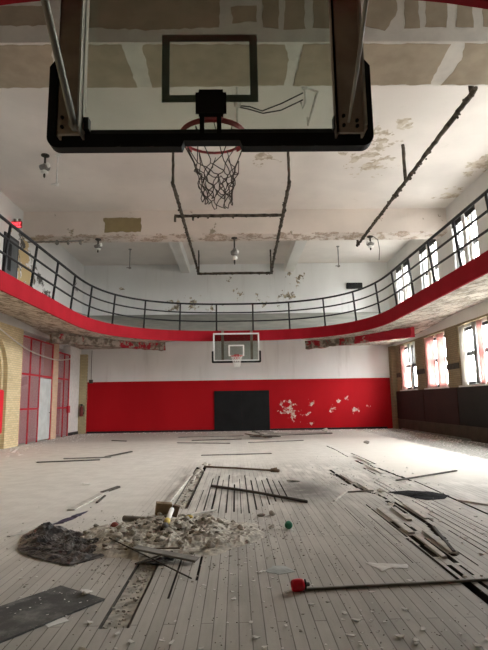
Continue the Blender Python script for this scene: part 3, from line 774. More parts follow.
ex = thing('fire_extinguisher', 'dark red fire extinguisher hanging on the brick pilaster', 'fire extinguisher', (-7.2, YF - 0.26, 0.8))
obj('cylinder', lathe(NB(), (-7.2, YF - 0.26, 0.8), [(0.07, 0), (0.085, 0.03), (0.085, 0.38), (0.06, 0.45), (0.03, 0.48)], 16), M['extinguisher'], ex, True)
bm = NB(); lathe(bm, (-7.2, YF - 0.26, 1.28), [(0.03, 0), (0.03, 0.06)], 10); box(bm, (-7.3, YF - 0.275, 1.34), (-7.16, YF - 0.245, 1.37)); box(bm, (-7.28, YF - 0.275, 1.30), (-7.2, YF - 0.245, 1.315)); box(bm, (-7.22, YF - 0.18, 1.1), (-7.18, YF - 0.16, 1.36))
obj('valve_handle', bm, M['black_iron'], ex)
obj('hose', tube(NB(), [(-7.2, YF - 0.28, 1.32), (-7.08, YF - 0.3, 1.28), (-7.06, YF - 0.3, 1.05), (-7.09, YF - 0.29, 0.9)], 0.014, 6), M['black_iron'], ex, True)

# ------------------------------------------------------------------ left wall items
o = pad('wall_pad', (XL + 0.05, 13.6, 0.5), (XL + 0.13, 15.95, 1.84), M['red_pad'], 'bright red wall pad in front of the brick arch')
def screen(name, label, y0, y1, z1, bars_y, bars_z, leaf=None, x=XL + 0.0):
    t = thing(name, label, 'screen', (x, (y0 + y1) / 2, 0))
    bm = NB(); box(bm, (x - 0.03, y0, 0), (x + 0.03, y0 + 0.05, z1)); box(bm, (x - 0.03, y1 - 0.05, 0), (x + 0.03, y1, z1)); box(bm, (x - 0.03, y0, z1 - 0.05), (x + 0.03, y1, z1))
    for y, za, zb in bars_y: box(bm, (x - 0.025, y - 0.02, za), (x + 0.028, y + 0.02, zb))
    for z, ya, yb in bars_z: box(bm, (x - 0.022, ya, z - 0.03), (x + 0.031, yb, z + 0.03))
    obj('frame', bm, M['red_steel'], t)
    bm = NB()
    if leaf:
        box(bm, (x - 0.008, y0 + 0.05, 0.05), (x - 0.004, leaf[0] - 0.02, z1 - 0.05)); box(bm, (x - 0.008, leaf[0] - 0.02, leaf[2]), (x - 0.004, y1 - 0.05, z1 - 0.05))
    else: box(bm, (x - 0.008, y0 + 0.05, 0.05), (x - 0.004, y1 - 0.05, z1 - 0.05))
    obj('wire_mesh', bm, M['screen'], t)
    return t
t = screen('wire_screen', 'wide red-framed maroon wire screen with a pale door, beside the brick arch', 17.36, 20.34, 3.78, [(18.15, 0, 3.75), (19.05, 0, 3.75)], [(2.44, 17.36, 20.34), (1.22, 17.36, 19.05)], (19.08, 20.3, 2.36))
d = obj('door', bbox((XL - 0.03, 19.1, 0.05), (XL + 0.015, 20.27, 2.36), 0.004), M['grey_door'], t)
obj('door_handle', tube(NB(), [(XL + 0.015, 20.15, 1.05), (XL + 0.07, 20.15, 1.05), (XL + 0.07, 20.03, 1.05)], 0.014, 8), M['lamp_dark'], d).location = (0, 0, 0)
t2 = screen('wire_screen', 'narrow red-framed wire screen between the salmon brick pier and the white corner', 20.92, 22.44, 3.55, [(21.75, 0, 3.5)], [(2.44, 20.92, 22.44), (1.22, 20.92, 22.44)])
obj('latch', bbox((XL + 0.03, 22.15, 1.0), (XL + 0.1, 22.42, 1.3)), M['red_steel'], t2)
bm = NB(); N_ = 18; pts = []
cps = [Vector((XL + 0.07, 15.0, 3.86)), Vector((XL + 0.09, 17.6, 3.30)), Vector((XL + 0.09, 20.4, 3.16)), Vector((XL + 0.09, 22.3, 3.36))]
for i in range(N_ + 1):
    t_ = i / N_ * 3; a = min(2, int(t_)); f_ = t_ - a; p0, p1, p2, p3 = cps[max(0, a - 1)], cps[a], cps[a + 1], cps[min(3, a + 2)]
    pts.append(0.5 * ((2 * p1) + (p2 - p0) * f_ + (2 * p0 - 5 * p1 + 4 * p2 - p3) * f_ ** 2 + (3 * p1 - p0 - 3 * p2 + p3) * f_ ** 3))
tag(obj('cable', tube(bm, pts, 0.022, 8), M['cable'], None, True), 'pale cable sagging across the brick and the wire screens', 'cable')
# upstairs door and exit sign
dr = struct('door_1', bbox((XL - 0.02, 15.58, 4.78), (XL + 0.05, 16.6, 6.9)), M['dark_sash'])
struct('door_leaf', bbox((XL + 0.03, 15.68, 4.78), (XL + 0.065, 16.5, 6.8)), M['slate_door'], dr)
struct('door_glass', bbox((XL + 0.064, 15.8, 5.7), (XL + 0.07, 16.05, 6.6)), M['black_box'], dr)
es = thing('exit_sign', 'lit red exit sign sticking out above the upstairs door', 'sign', (XL, 16.1, 7.33))
obj('sign_box', bbox((XL, 16.05, 7.2), (XL + 0.34, 16.13, 7.42), 0.008), M['exit_face'], es)
fc = bpy.data.curves.new('sign_letters', 'FONT'); fc.body = 'EXIT'; fc.size = 0.15; fc.align_x = 'CENTER'; fc.align_y = 'CENTER'; fc.extrude = 0.004
ft = bpy.data.objects.new('sign_text', fc); C.objects.link(ft); bpy.context.view_layer.update()
fm = bpy.data.meshes.new_from_object(ft.evaluated_get(bpy.context.evaluated_depsgraph_get())); fm.name = 'sign_letters'
bpy.data.objects.remove(ft); bpy.data.curves.remove(fc)
fo = bpy.data.objects.new('sign_letters', fm); C.objects.link(fo); fm.materials.clear(); fm.materials.append(M['exit_light'])
fo.parent = es; fo.location = (0.17, -0.056, -0.02); fo.rotation_euler = (PI / 2, 0, 0)
o = obj('lamp_lens', bbox((XL + 0.012, 16.044, 7.212), (XL + 0.328, 16.05, 7.235)), M['exit_light'], es)
for dx in (0.1, 0.26):
    obj('emergency_lamp', lathe(NB(), (XL + dx, 16.09, 7.42), [(0.02, 0), (0.045, 0.03), (0.045, 0.08), (0.02, 0.1)], 10), M['lamp_metal'], es, True)

# ------------------------------------------------------------------ ceiling things
def crust(bm, a, b, r, n, seed):
    """flakes of rust and old paint hanging on a pipe"""
    r_ = random.Random(seed); a = Vector(a); b = Vector(b)
    for i in range(n):
        c = a.lerp(b, r_.random()) + Vector((r_.uniform(-1, 1) * r, r_.uniform(-1, 1) * r, r_.uniform(-1.3, 0.6) * r))
        sz = r * r_.uniform(0.4, 1.0)
        M4 = Matrix.Translation(c) @ Matrix.Rotation(r_.uniform(0, 6), 4, Vector((r_.random(), r_.random(), r_.random() + 0.1)).normalized()) @ Matrix.Diagonal((sz, sz * 0.9, sz * 0.5, 1))
        bmesh.ops.create_icosphere(bm, subdivisions=1, radius=1, matrix=M4)
def pipe(bm, a, b, r, seed, dense_=7):
    a = Vector(a); b = Vector(b); L = (b - a).length; n = max(2, int(L / 0.12))
    tube(bm, [a.lerp(b, i / n) for i in range(n + 1)], r, 8, True, 0.22); crust(bm, a, b, r, int(L * dense_), seed)
    return bm
fr = thing('pipe_frame', 'rusty rectangular pipe frame hung from the ceiling in the middle of the hall', 'pipe frame', (0, 17, 8.1))
zf, xf0, xf1 = 7.04, -1.58, 1.58
obj('rail_pipe', pipe(NB(), (xf0, 12.35, zf), (xf0, 21.75, zf), 0.05, 1), M['rust_pipe'], fr)
obj('rail_pipe', pipe(NB(), (xf1 - 0.1, 12.35, zf), (xf1 + 0.06, 21.75, zf), 0.05, 2), M['rust_pipe'], fr)
bm = pipe(NB(), (-1.82, 14.75, zf), (xf1, 14.75, zf), 0.05, 3); pipe(bm, (-1.8, 14.75, zf), (-1.8, 14.75, zf - 0.18), 0.035, 4); pipe(bm, (-1.25, 14.75, zf), (-1.25, 14.75, zf - 0.14), 0.03, 5)
obj('cross_pipe', bm, M['rust_pipe'], fr)
obj('cross_pipe', pipe(NB(), (xf0 - 0.08, 21.75, zf), (xf1 + 0.14, 21.75, zf), 0.055, 6), M['rust_pipe'], fr)
for (x, y) in ((xf0, 12.45), (xf1 - 0.1, 12.45), (xf0, 21.7), (xf1 + 0.06, 21.7)):
    obj('hanger_rod', pipe(NB(), (x, y, zf), (x, y, ZC), 0.035, int(x * 10 + y * 10)), M['rust_pipe'], fr)
sp = thing('ceiling_pipe', 'long dark rusty pipe running under the ceiling near the windows', 'pipe', (4.57, 13, 8.1))
obj('pipe_run', pipe(NB(), (4.56, 8.5, 7.08), (4.6, 17.95, 7.05), 0.05, 11, 9), M['rust_pipe'], sp)
obj('hanger_rod', pipe(NB(), (4.57, 12.45, 7.07), (4.57, 12.45, ZC), 0.045, 12, 4), M['rust_pipe'], sp)
obj('hanger_rod', pipe(NB(), (4.56, 8.66, 7.07), (4.56, 8.66, ZC), 0.045, 13, 4), M['rust_pipe'], sp)
obj('hanger_rod', pipe(NB(), (4.6, 17.85, 7.07), (4.6, 17.85, ZC), 0.045, 14, 4), M['rust_pipe'], sp)

def lamp(x, y, ztop_, drop, label, side=0.1, wire=None):
    t = thing('ceiling_lamp', label, 'lamp', (x, y, ztop_), 'bare lamp fittings on the ceiling')
    bm = NB(); lathe(bm, (x, y, ztop_ - 0.06), [(0.05, 0), (0.11, 0.03), (0.11, 0.06)], 14); tube(bm, [(x, y, ztop_ - 0.05), (x, y, ztop_ - drop * 0.4)], 0.03, 8)
    obj('ceiling_rose', bm, M['lamp_dark'], t, False)
    z = ztop_ - drop * 0.4
    obj('lamp_holder', lathe(NB(), (x, y, z - drop * 0.28), [(0.04, 0), (0.13, drop * 0.05), (0.15, drop * 0.16), (0.07, drop * 0.24), (0.05, drop * 0.29)], 16), M['lamp_metal'], t, True)
    bm = NB(); lathe(bm, (x, y, z - drop * 0.42), [(0.05, 0), (0.10, drop * 0.04), (0.10, drop * 0.10), (0.05, drop * 0.15)], 14)
    lathe(bm, (x + side, y - 0.05, z - drop * 0.2), [(0.03, 0), (0.06, 0.04), (0.06, 0.1), (0.03, 0.14)], 12)
    obj('lamp_socket', bm, M['lamp_white'], t, True)
    obj('lamp_stem', lathe(NB(), (x, y, z - drop * 0.6), [(0.012, 0), (0.03, drop * 0.06), (0.03, drop * 0.14), (0.02, drop * 0.19)], 10), M['lamp_dark'], t, True)
    if wire: obj('wire', tube(NB(), wire, 0.012, 6), M['lamp_dark'], t, True)
    return t
lamp(-5.12, 12.88, ZC, 0.66, 'broken lamp fitting on the ceiling at the left, nearest of the four')
lamp(-4.86, 17.33, 7.2, 0.5, 'shiny lamp fitting under the beam near the ochre patch')
lamp(0.02, 17.33, 7.2, 1.0, 'white lamp fitting under the beam inside the pipe frame', 0.08)
lamp(4.93, 17.33, 7.2, 0.52, 'lamp fitting with a dangling wire under the beam beside the dark pipe end', -0.1, [(4.93, 17.33, 7.12), (5.05, 17.3, 7.18), (5.2, 17.3, 7.05), (5.24, 17.3, 6.7), (5.2, 17.3, 6.3)])
def rodthing(x, y, z0, z1, label, mat='lamp_metal'):
    bm = NB(); tube(bm, [(x, y, z0), (x, y, z1)], 0.022, 8); lathe(bm, (x, y, z1 - 0.03), [(0.07, 0), (0.07, 0.03)], 12); lathe(bm, (x, y, z0 - 0.05), [(0.03, 0), (0.07, 0.03), (0.03, 0.08)], 10)
    bm2 = tube(bm, [(x - 0.14, y, z0), (x + 0.06, y, z0 + 0.02)], 0.018, 6)
    tag(obj('hanging_rod', bm, M[mat]), label, 'rod', 'hanging rods')
rodthing(-4.78, 12.88, 7.25, ZC, 'pale hanging rod beside the nearest lamp fitting', 'white_paint')
rodthing(-4.59, 21.4, 7.25, ZC, 'hanging rod left of the pipe frame in the far bay')
rodthing(4.6, 21.3, 7.2, ZC, 'hanging rod right of the pipe frame in the far bay')
bm = NB(); tube(bm, [(XL, 17.4, 7.14), (-6.3, 17.4, 7.14), (-5.4, 17.4, 7.17)], 0.025, 8)
for x, r in ((-6.35, 0.07), (-5.5, 0.06), (-5.95, 0.05)): lathe(bm, (x, 17.4, 7.02), [(r * 0.5, 0), (r, 0.05), (r * 0.6, 0.18)], 10)
tag(obj('ceiling_conduit', bm, M['lamp_metal']), 'short conduit with boxes under the beam at the left wall', 'conduit')
bm = NB(); zc_ = 7.9
tube(bm, [(0.11, 9.3, ZC), (0.11, 9.35, zc_), (0.11, 9.7, zc_), (0.11, 11.1, zc_)], 0.03, 8)
cc = thing('ceiling_conduit', 'white bent conduit with loose wires seen through the near glass backboard', 'conduit', (1, 10, ZC))
lathe(bm, (0.12, 10.3, zc_ - 0.04), [(0.05, 0), (0.08, 0.03), (0.08, 0.09)], 12); obj('conduit_pipe', bm, M['pale_edge'], cc); bm = NB()
tube(bm, [(1.54, 9.65, ZC), (1.54, 9.65, zc_), (1.83, 9.82, zc_), (1.82, 11.12, zc_), (1.82, 11.12, ZC)], 0.028, 8)
tube(bm, [(1.54, 9.65, zc_), (1.63, 10.2, zc_), (1.58, 10.35, zc_ - 0.05), (1.53, 10.2, zc_)], 0.022, 8)
lathe(bm, (1.54, 9.65, zc_ - 0.05), [(0.05, 0), (0.07, 0.03), (0.07, 0.1)], 12)
obj('conduit_pipe', bm, M['pale_edge'], cc)
bm = NB(); tube(bm, [(1.53, 9.85, zc_), (1.1, 10.2, zc_ - 0.02), (0.68, 10.44, zc_ - 0.05), (0.4, 10.32, zc_ - 0.02), (0.12, 10.3, zc_)], 0.014, 6); tube(bm, [(1.56, 10.1, zc_), (1.1, 10.4, zc_ - 0.06), (0.7, 10.5, zc_ - 0.07), (0.38, 10.4, zc_ - 0.03), (0.12, 10.35, zc_)], 0.014, 6)
obj('loose_wire', bm, M['dark_sash'], cc)

# ------------------------------------------------------------------ hoops
def net_mesh(c, z0, r0, z1, r1, strands, r, torn=0.0, seed=1, rows=6, lean=(0, 0)):
    """crossed cords between the rim and the mouth of the net"""
    bm = NB(); r_ = random.Random(seed)
    P_ = {}
    for j in range(rows + 1):
        t = j / rows; tt = t if torn == 0 else (0 if j == 0 else 0.42 + 0.58 * (j - 1) / (rows - 1))
        R = r0 + (r1 - r0) * min(1, (tt ** 0.55)); z = z0 + (z1 - z0) * tt
        for i in range(strands):
            a = 2 * PI * (i + 0.5 * (j % 2)) / strands
            P_[(j, i)] = Vector((c[0] + R * math.cos(a) + lean[0] * tt + r_.uniform(-1, 1) * torn * 0.02, c[1] + R * math.sin(a) + lean[1] * tt + r_.uniform(-1, 1) * torn * 0.02, z + r_.uniform(-1, 1) * torn * 0.018))
    for j in range(rows):
        for i in range(strands):
            for k_ in ((0, 1) if j % 2 else (0, -1)):
                if torn and j == 0 and r_.random() < 0.45: continue
                a, b = P_[(j, i)], P_[(j + 1, (i + k_) % strands)]
                m_ = (a + b) / 2 + Vector((r_.uniform(-1, 1), r_.uniform(-1, 1), -0.5)) * 0.012 * torn
                tube(bm, [a, m_, b], r, 5)
    return bm

# near hoop, seen from behind the glass
HX = -0.135
nh = thing('basketball_hoop', 'near glass backboard seen from behind with brown steel supports and a torn net', 'basketball hoop', (HX, 2.87, 2.9))
g = bbox((-1.05, 2.865, 2.98), (0.78, 2.88, 4.05)); obj('glass_board', g, M['board_glass'], nh)
bm = NB(); x0, x1, z0, z1, w = -0.44, 0.165, 3.205, 3.675, 0.05
box(bm, (x0, 2.88, z0), (x1, 2.883, z0 + w)); box(bm, (x0, 2.88, z1 - w), (x1, 2.883, z1)); box(bm, (x0, 2.88, z0 + w), (x0 + w, 2.883, z1 - w)); box(bm, (x1 - w, 2.88, z0 + w), (x1, 2.883, z1 - w))
obj('target_square', bm, M['target'], nh)
bm = NB(); box(bm, (-1.07, 2.85, 2.965), (0.80, 2.895, 3.005)); box(bm, (-1.08, 2.85, 2.965), (-1.05, 2.895, 4.05)); box(bm, (0.78, 2.85, 2.965), (0.81, 2.895, 4.05))
obj('board_frame', bm, M['dark_rail'], nh)
# padding: a U of foam with rounded outer corners
def pad_u(bm, xa, xb, zb, ztop2, th, y0, y1, rc, notch=None):
    out = [(xa, ztop2 - 0.04), (xa, zb + rc)] + [(xa + rc - rc * math.cos(PI / 2 * i / 6), zb + rc - rc * math.sin(PI / 2 * i / 6)) for i in range(1, 7)]
    out += [(xb - rc + rc * math.sin(PI / 2 * i / 6), zb + rc - rc * math.cos(PI / 2 * i / 6)) for i in range(0, 7)] + [(xb, ztop2 - 0.04), (xb - 0.03, ztop2)]
    if notch:
        n0, n1, nh_ = notch; k_ = 8; out = out[:k_] + [(n0, zb), (n0 + 0.015, zb + nh_), (n1 - 0.015, zb + nh_), (n1, zb)] + out[k_:]
    inn = [(xb - th, ztop2 - 0.02), (xb - th, zb + th), (xa + th, zb + th), (xa + th, ztop2 - 0.02), (xa + 0.03, ztop2)]
    prism(bm, out + inn, lambda x, z: (x, y0, z), lambda x, z: (x, y1, z))
bm = NB(); pad_u(bm, -1.125, 0.865, 2.885, 3.46, 0.085, 2.835, 2.91, 0.07, (-0.31, 0.06, 0.04))
for x in (-0.7, -0.5, 0.3, 0.5): box(bm, (x, 2.83, 2.885), (x + 0.02, 2.836, 2.9))
obj('edge_padding', bm, M['black_foam'], nh)
def channel(name, xa, xb, lip):
    bm = NB(); box(bm, (xa, 2.76, 2.93), (xb, 2.785, 4.3)); box(bm, (xa, 2.76, 2.93), (xa + 0.012, 2.845, 4.3)); box(bm, (xb - 0.012, 2.72, 2.93), (xb, 2.845, 4.3))
    o = obj(name, bm, M['brown_steel'], nh)
    e = obj('channel_edge', bbox((xb - 0.012, 2.712, 2.95), (xb, 2.72, 4.3)), M['pale_edge'], o); e.location = (0, 0, 0)
    for z, x in ((2.97, xa + 0.04), (3.0, xb - 0.05), (3.03, xa + 0.04), (2.965, xb - 0.05)):
        bm = NB(); bmesh.ops.create_cone(bm, cap_ends=True, segments=6, radius1=0.011, radius2=0.011, depth=0.015, matrix=Matrix.Translation((x, 2.755, z)) @ Matrix.Rotation(PI / 2, 4, 'X'))
        e = obj('bolt', bm, M['black_iron'], o); e.location = (0, 0, 0)
    return o
channel('support_channel', -1.045, -0.895, 1); channel('support_channel', 0.625, 0.795, 1)
bm = NB(); box(bm, (-1.06, 2.70, 4.08), (0.82, 2.80, 4.18)); obj('support_crossbar', bm, M['brown_steel'], nh)
bm = NB(); tube(bm, [(-0.925, 2.73, 2.96), (-0.98, 2.36, 3.46), (-1.03, 2.0, 3.93)], 0.021, 10); bmesh.ops.create_cone(bm, cap_ends=True, segments=10, radius1=0.03, radius2=0.03, depth=0.05, matrix=Matrix.Translation((-0.925, 2.735, 2.97)) @ Matrix.Rotation(PI / 2, 4, 'X'))
obj('brace_pipe', bm, M['grey_steel'], nh, True)
bm = NB(); tube(bm, [(0.69, 2.74, 2.98), (0.705, 2.55, 3.18), (0.74, 2.2, 3.7), (0.76, 2.0, 3.93)], [0.008, 0.011, 0.014, 0.014], 8)
obj('brace_rod', bm, M['pale_edge'], nh, True)
for x in (-0.9, 0.615): obj('corner_bracket', bbox((x, 2.80, 2.985), (x + 0.035, 2.85, 3.06)), M['black_iron'], nh)
bm = bbox((-0.225, 2.83, 3.085), (-0.035, 2.86, 3.265), 0.02); box(bm, (-0.20, 2.84, 2.95), (-0.172, 2.862, 3.09)); box(bm, (-0.095, 2.84, 2.95), (-0.067, 2.862, 3.09))
obj('mounting_plate', bm, M['black_pad'], nh)
bm = ring_tube(NB(), (HX, 3.285, 3.2), 0.232, 0.010); 
prism(bm, [(HX - 0.09, 2.885), (HX + 0.09, 2.885), (HX + 0.07, 3.075), (HX - 0.07, 3.075)], lambda x, y: (x, y, 3.19), lambda x, y: (x, y, 3.2))
rows = []
for i in range(29):
    a = PI * 0.5 + PI * 1.5 * (i - 14) / 28 + PI; rows.append(a)
for i in range(28):
    a, b = rows[i], rows[i + 1]
    q = [bm.verts.new((HX + R_ * math.cos(t_), 3.285 + R_ * math.sin(t_), z_)) for (t_, R_, z_) in ((a, 0.237, 3.172), (b, 0.237, 3.172), (b, 0.237, 3.205), (a, 0.237, 3.205))]; bm.faces.new(q)
    q = [bm.verts.new((HX + R_ * math.cos(t_), 3.285 + R_ * math.sin(t_), z_)) for (t_, R_, z_) in ((a, 0.230, 3.172), (b, 0.230, 3.172), (b, 0.230, 3.205), (a, 0.230, 3.205))]; bm.faces.new(q[::-1])
rm = obj('rim', bm, M['rim'], nh, True)
o = obj('net', net_mesh((HX, 3.285), 3.18, 0.225, 2.71, 0.10, 12, 0.0034, 1.0, 5, 7, (0.035, 0)), M['net_dark'], rm); o.location = (0, 0, 0)

# far hoop
fh = thing('basketball_hoop', 'far glass backboard with a white frame on the red track edge', 'basketball hoop', (0.04, 19.9, 2.9))
fx0, fx1, fz0, fz1, fy = -0.87, 0.95, 2.93, 4.05, 19.62
obj('glass_board', bbox((fx0, fy, fz0), (fx1, fy + 0.015, fz1)), M['far_glass'], fh)
bm = NB(); sw = 0.055
box(bm, (fx0, fy - 0.02, fz0), (fx0 + sw, fy + 0.03, fz1)); box(bm, (fx1 - sw, fy - 0.02, fz0), (fx1, fy + 0.03, fz1)); box(bm, (fx0, fy - 0.02, fz1 - sw), (fx1, fy + 0.03, fz1)); box(bm, (fx0, fy - 0.02, fz0), (fx1, fy + 0.03, fz0 + sw))
obj('board_frame', bm, M['target_white'], fh)
bm = NB(); x0, x1, z0, z1, w = -0.27, 0.35, 3.13, 3.58, 0.05
box(bm, (x0, fy - 0.006, z0), (x1, fy, z0 + w)); box(bm, (x0, fy - 0.006, z1 - w), (x1, fy, z1)); box(bm, (x0, fy - 0.006, z0), (x0 + w, fy, z1)); box(bm, (x1 - w, fy - 0.006, z0), (x1, fy, z1))
obj('target_square', bm, M['target_white'], fh)
bm = NB(); pad_u(bm, fx0 - 0.06, fx1 + 0.06, fz0 - 0.06, fz0 + 0.42, 0.075, fy - 0.04, fy + 0.04, 0.05); obj('edge_padding', bm, M['black_foam'], fh)
for x in (-0.55, 0.6):
    bm = NB(); box(bm, (x, fy + 0.03, 2.98), (x + 0.1, fy + 0.1, 4.15)); box(bm, (x, fy + 0.03, 4.05), (x + 0.1, 20.05, 4.15))
    obj('support_channel', bm, M['brown_steel'], fh)
bm = ring_tube(NB(), (0.05, fy - 0.38, 3.10), 0.232, 0.016); box(bm, (-0.06, fy - 0.17, 3.085), (0.16, fy, 3.115)); box(bm, (-0.05, fy - 0.03, 3.0), (0.15, fy - 0.006, 3.2))
rm = obj('rim', bm, M['rim'], fh, True)
o = obj('net', net_mesh((0.05, fy - 0.38), 3.09, 0.225, 2.68, 0.12, 12, 0.007), M['net_white'], rm); o.location = (0, 0, 0)

# ------------------------------------------------------------------ floor clutter
def solid_strip(name, x, y, L, W, T, rot, z=0.0, tilt=0.0, mat='board', bev=0.003, seed=0, taper=0.0):
    """one board as a top-level thing, lying at x,y with its length along local y"""
    bm = NB(); box(bm, (-W / 2, -L / 2, 0), (W / 2, L / 2, T))
    r_ = random.Random(seed + 1)
    for v in bm.verts:
        v.co.y += r_.uniform(-1, 1) * W * 0.35
        if taper and v.co.y > 0: v.co.x *= 1 - taper
    bmesh.ops.bevel(bm, geom=list(bm.edges), offset=bev, segments=1, affect='EDGES')
    o = obj(name, bm, M[mat]); o.location = (x, y, z); o.rotation_euler = (tilt, 0, rot)
    return o
def plank2(name, a, b, W, T, z0, z1, mat, label, cat, group=None, seed=0, taper=0.0):
    a = Vector((a[0], a[1], z0)); b = Vector((b[0], b[1], z1)); d = b - a; L = d.length
    o = solid_strip(name, 0, 0, L, W, T, 0, mat=mat, seed=seed, taper=taper)
    o.location = (a + b) / 2; o.rotation_euler = (math.asin(d.z / L), 0, math.atan2(-d.x, d.y))
    return tag(o, label, cat, group)

def sheet(name, outline, label, cat, mat, amp, freq, seed, lift=0.02, peaks=(), rings=14, thick=0.004, curl=0.0):
    """a crumpled or flat sheet filling an outline on the floor"""
    bm = NB(); n = len(outline); cx = sum(p_[0] for p_ in outline) / n; cy = sum(p_[1] for p_ in outline) / n
    ol = rag(outline, 0.035, 0.008 if amp > 0.005 else 0.002, seed); m_ = len(ol)
    def zz(x, y, t):
        if amp == 0: z = lift + curl * t ** 4
        else:
            q = Vector((x * freq, y * freq, seed)); z = lift + amp * (abs(mnoise.noise(q)) * 1.3 + 0.5 * abs(mnoise.noise(q * 2.3)) + 0.25 * abs(mnoise.noise(q * 5))) * (1.0 - 0.7 * t ** 6)
        for px, py, ph, pr in peaks: z += ph * math.exp(-((x - px) ** 2 + (y - py) ** 2) / (pr * pr))
        return z
    c0 = bm.verts.new((cx, cy, zz(cx, cy, 0))); prev = None
    for j in range(1, rings + 1):
        t = j / rings; row = []
        for (x, y) in ol:
            X, Y = cx + (x - cx) * t, cy + (y - cy) * t; row.append(bm.verts.new((X, Y, zz(X, Y, t))))
        for i in range(m_):
            k_ = (i + 1) % m_
            if prev is None: bm.faces.new((c0, row[i], row[k_]))
            else: bm.faces.new((prev[i], row[i], row[k_], prev[k_]))
        prev = row
    bmesh.ops.recalc_face_normals(bm, faces=list(bm.faces))
    o = obj(name, bm, M[mat], None, False)
    s_ = o.modifiers.new('thickness', 'SOLIDIFY'); s_.thickness = thick; s_.offset = -1
    return tag(o, label, cat)

sheet('plastic_sheet', [(-2.08, 5.02), (-2.24, 5.5), (-2.22, 5.82), (-1.98, 5.86), (-1.72, 5.62), (-1.5, 5.42), (-1.22, 5.22), (-1.1, 5.0), (-1.22, 4.72), (-1.42, 4.5), (-1.68, 4.66), (-1.9, 4.8)], 'crumpled black plastic sheet on the floor left of the rubble heap', 'plastic sheet', 'black_plastic', 0.045, 7.0, 3, 0.006, [(-2.05, 5.66, 0.09, 0.10), (-1.95, 5.25, 0.05, 0.10), (-1.6, 5.2, 0.03, 0.08)], rings=26)
sheet('rubber_mat', [(-2.3, 3.44), (-1.61, 3.65), (-1.33, 4.02), (-0.93, 3.74), (-1.38, 3.12), (-1.75, 2.75)], 'flat dark grey dusty sheet in the near left corner of the floor', 'mat', 'mat', 0.0, 1, 4, 0.014, rings=8, thick=0.012)
sheet('plastic_sheet', [(2.22, 7.62), (2.55, 7.72), (2.86, 7.55), (2.98, 7.25), (2.8, 7.02), (2.55, 6.98), (2.42, 7.2)], 'torn black sheet lying across the gaps in the right floorboards', 'plastic sheet', 'black_cloth', 0.02, 4.5, 9, 0.004, [(2.62, 7.35, 0.03, 0.15)])
sheet('paper_sheet', [(1.06, 4.42), (1.2, 4.40), (1.40, 4.36), (1.36, 4.26), (1.24, 4.28), (1.14, 4.19), (1.12, 4.3)], 'torn pale paper lying flat above the long dark bar', 'paper', 'paper', 0.012, 6, 5, 0.003, rings=6, thick=0.002)
sheet('paper_sheet', [(-1.0, 3.2), (-0.9, 3.28), (-0.82, 3.2), (-0.92, 3.11)], 'small square of pale card at the near edge of the dark sheet', 'paper', 'paper', 0.0, 6, 6, 0.004, rings=3, thick=0.003).location = (-0.25, 0.22, 0)
sheet('paper_sheet', [(0.02, 4.38), (0.08, 4.52), (0.2, 4.5), (0.26, 4.36), (0.12, 4.3)], 'small blue-grey film scrap on the bare boards', 'film scrap', 'glassy_blue', 0.01, 6, 8, 0.003, rings=4, thick=0.002).location = (0.20, -0.12, 0)
sheet('plastic_strip', [(-2.16, 5.95), (-2.05, 6.2), (-2.0, 6.55), (-1.9, 6.7), (-1.93, 6.35), (-2.0, 6.05)], 'dark violet film strip behind the black plastic sheet', 'film strip', 'violet', 0.02, 6, 10, 0.004, rings=5, thick=0.002)

# the rubble heap: a mound nobody could count plus the lumps that show
RC = (-0.72, 5.45)
def heap_h(x, y):
    dx, dy = (x - RC[0]) / 0.98, (y - RC[1]) / 0.80
    d2 = dx * dx + dy * dy
    e = 1.0 - d2 + 0.35 * mnoise.noise(Vector((x * 3, y * 3, 5)))
    if e <= 0: return 0
    h = 0.10 * min(1, e * 1.3)
    return h * (0.75 + 0.5 * mnoise.noise(Vector((x * 5, y * 5, 1)))) + 0.045 * e * abs(mnoise.noise(Vector((x * 13, y * 13, 2)))) + 0.02 * mnoise.noise(Vector((x * 27, y * 27, 3))) * min(1, e * 2)
bm = NB(); NXX, NYY = 120, 100; vs = {}
for i in range(NXX + 1):
    for j in range(NYY + 1):
        x = -2.0 + 2.5 * i / NXX; y = 4.3 + 2.3 * j / NYY
        h = heap_h(x, y); vs[(i, j)] = (bm.verts.new((x, y, h - 0.004)), h)
for i in range(NXX):
    for j in range(NYY):
        q = [vs[(i, j)], vs[(i + 1, j)], vs[(i + 1, j + 1)], vs[(i, j + 1)]]
        if max(z for _, z in q) > 0.0: bm.faces.new([v for v, _ in q])
bmesh.ops.delete(bm, geom=[v for v in bm.verts if not v.link_faces], context='VERTS')
o = obj('rubble', bm, M['rubble']); tag(o, 'low heap of broken plaster rubble in the middle of the floor', 'rubble', kind='stuff')

def lump_mesh(seed, flat=0.7):
    bm = NB(); bmesh.ops.create_icosphere(bm, subdivisions=2, radius=1)
    r_ = random.Random(seed); off_ = Vector((r_.uniform(0, 50), r_.uniform(0, 50), 0))
    planes = [Vector((r_.uniform(-1, 1), r_.uniform(-1, 1), r_.uniform(-1, 1))).normalized() for _ in range(7)]
    for v in bm.verts:
        for pl in planes:
            d = v.co.dot(pl)
            if d > 0.62: v.co -= pl * (d - 0.62)
        v.co *= 1 + 0.15 * mnoise.noise(v.co * 2 + off_); v.co.z *= flat
    me = bpy.data.meshes.new('plaster_lump'); bm.to_mesh(me); bm.free(); return me
def flake_mesh(seed):
    bm = NB(); r_ = random.Random(seed); n = r_.randint(5, 8)
    q = [(math.cos(2 * PI * i / n) * r_.uniform(0.5, 1.0), math.sin(2 * PI * i / n) * r_.uniform(0.3, 0.75)) for i in range(n)]
    prism(bm, q, lambda x, y: (x, y, 0.10 + 0.25 * x * x), lambda x, y: (x, y, 0.2 + 0.25 * x * x))
    me = bpy.data.meshes.new('paint_flake'); bm.to_mesh(me); bm.free(); return me
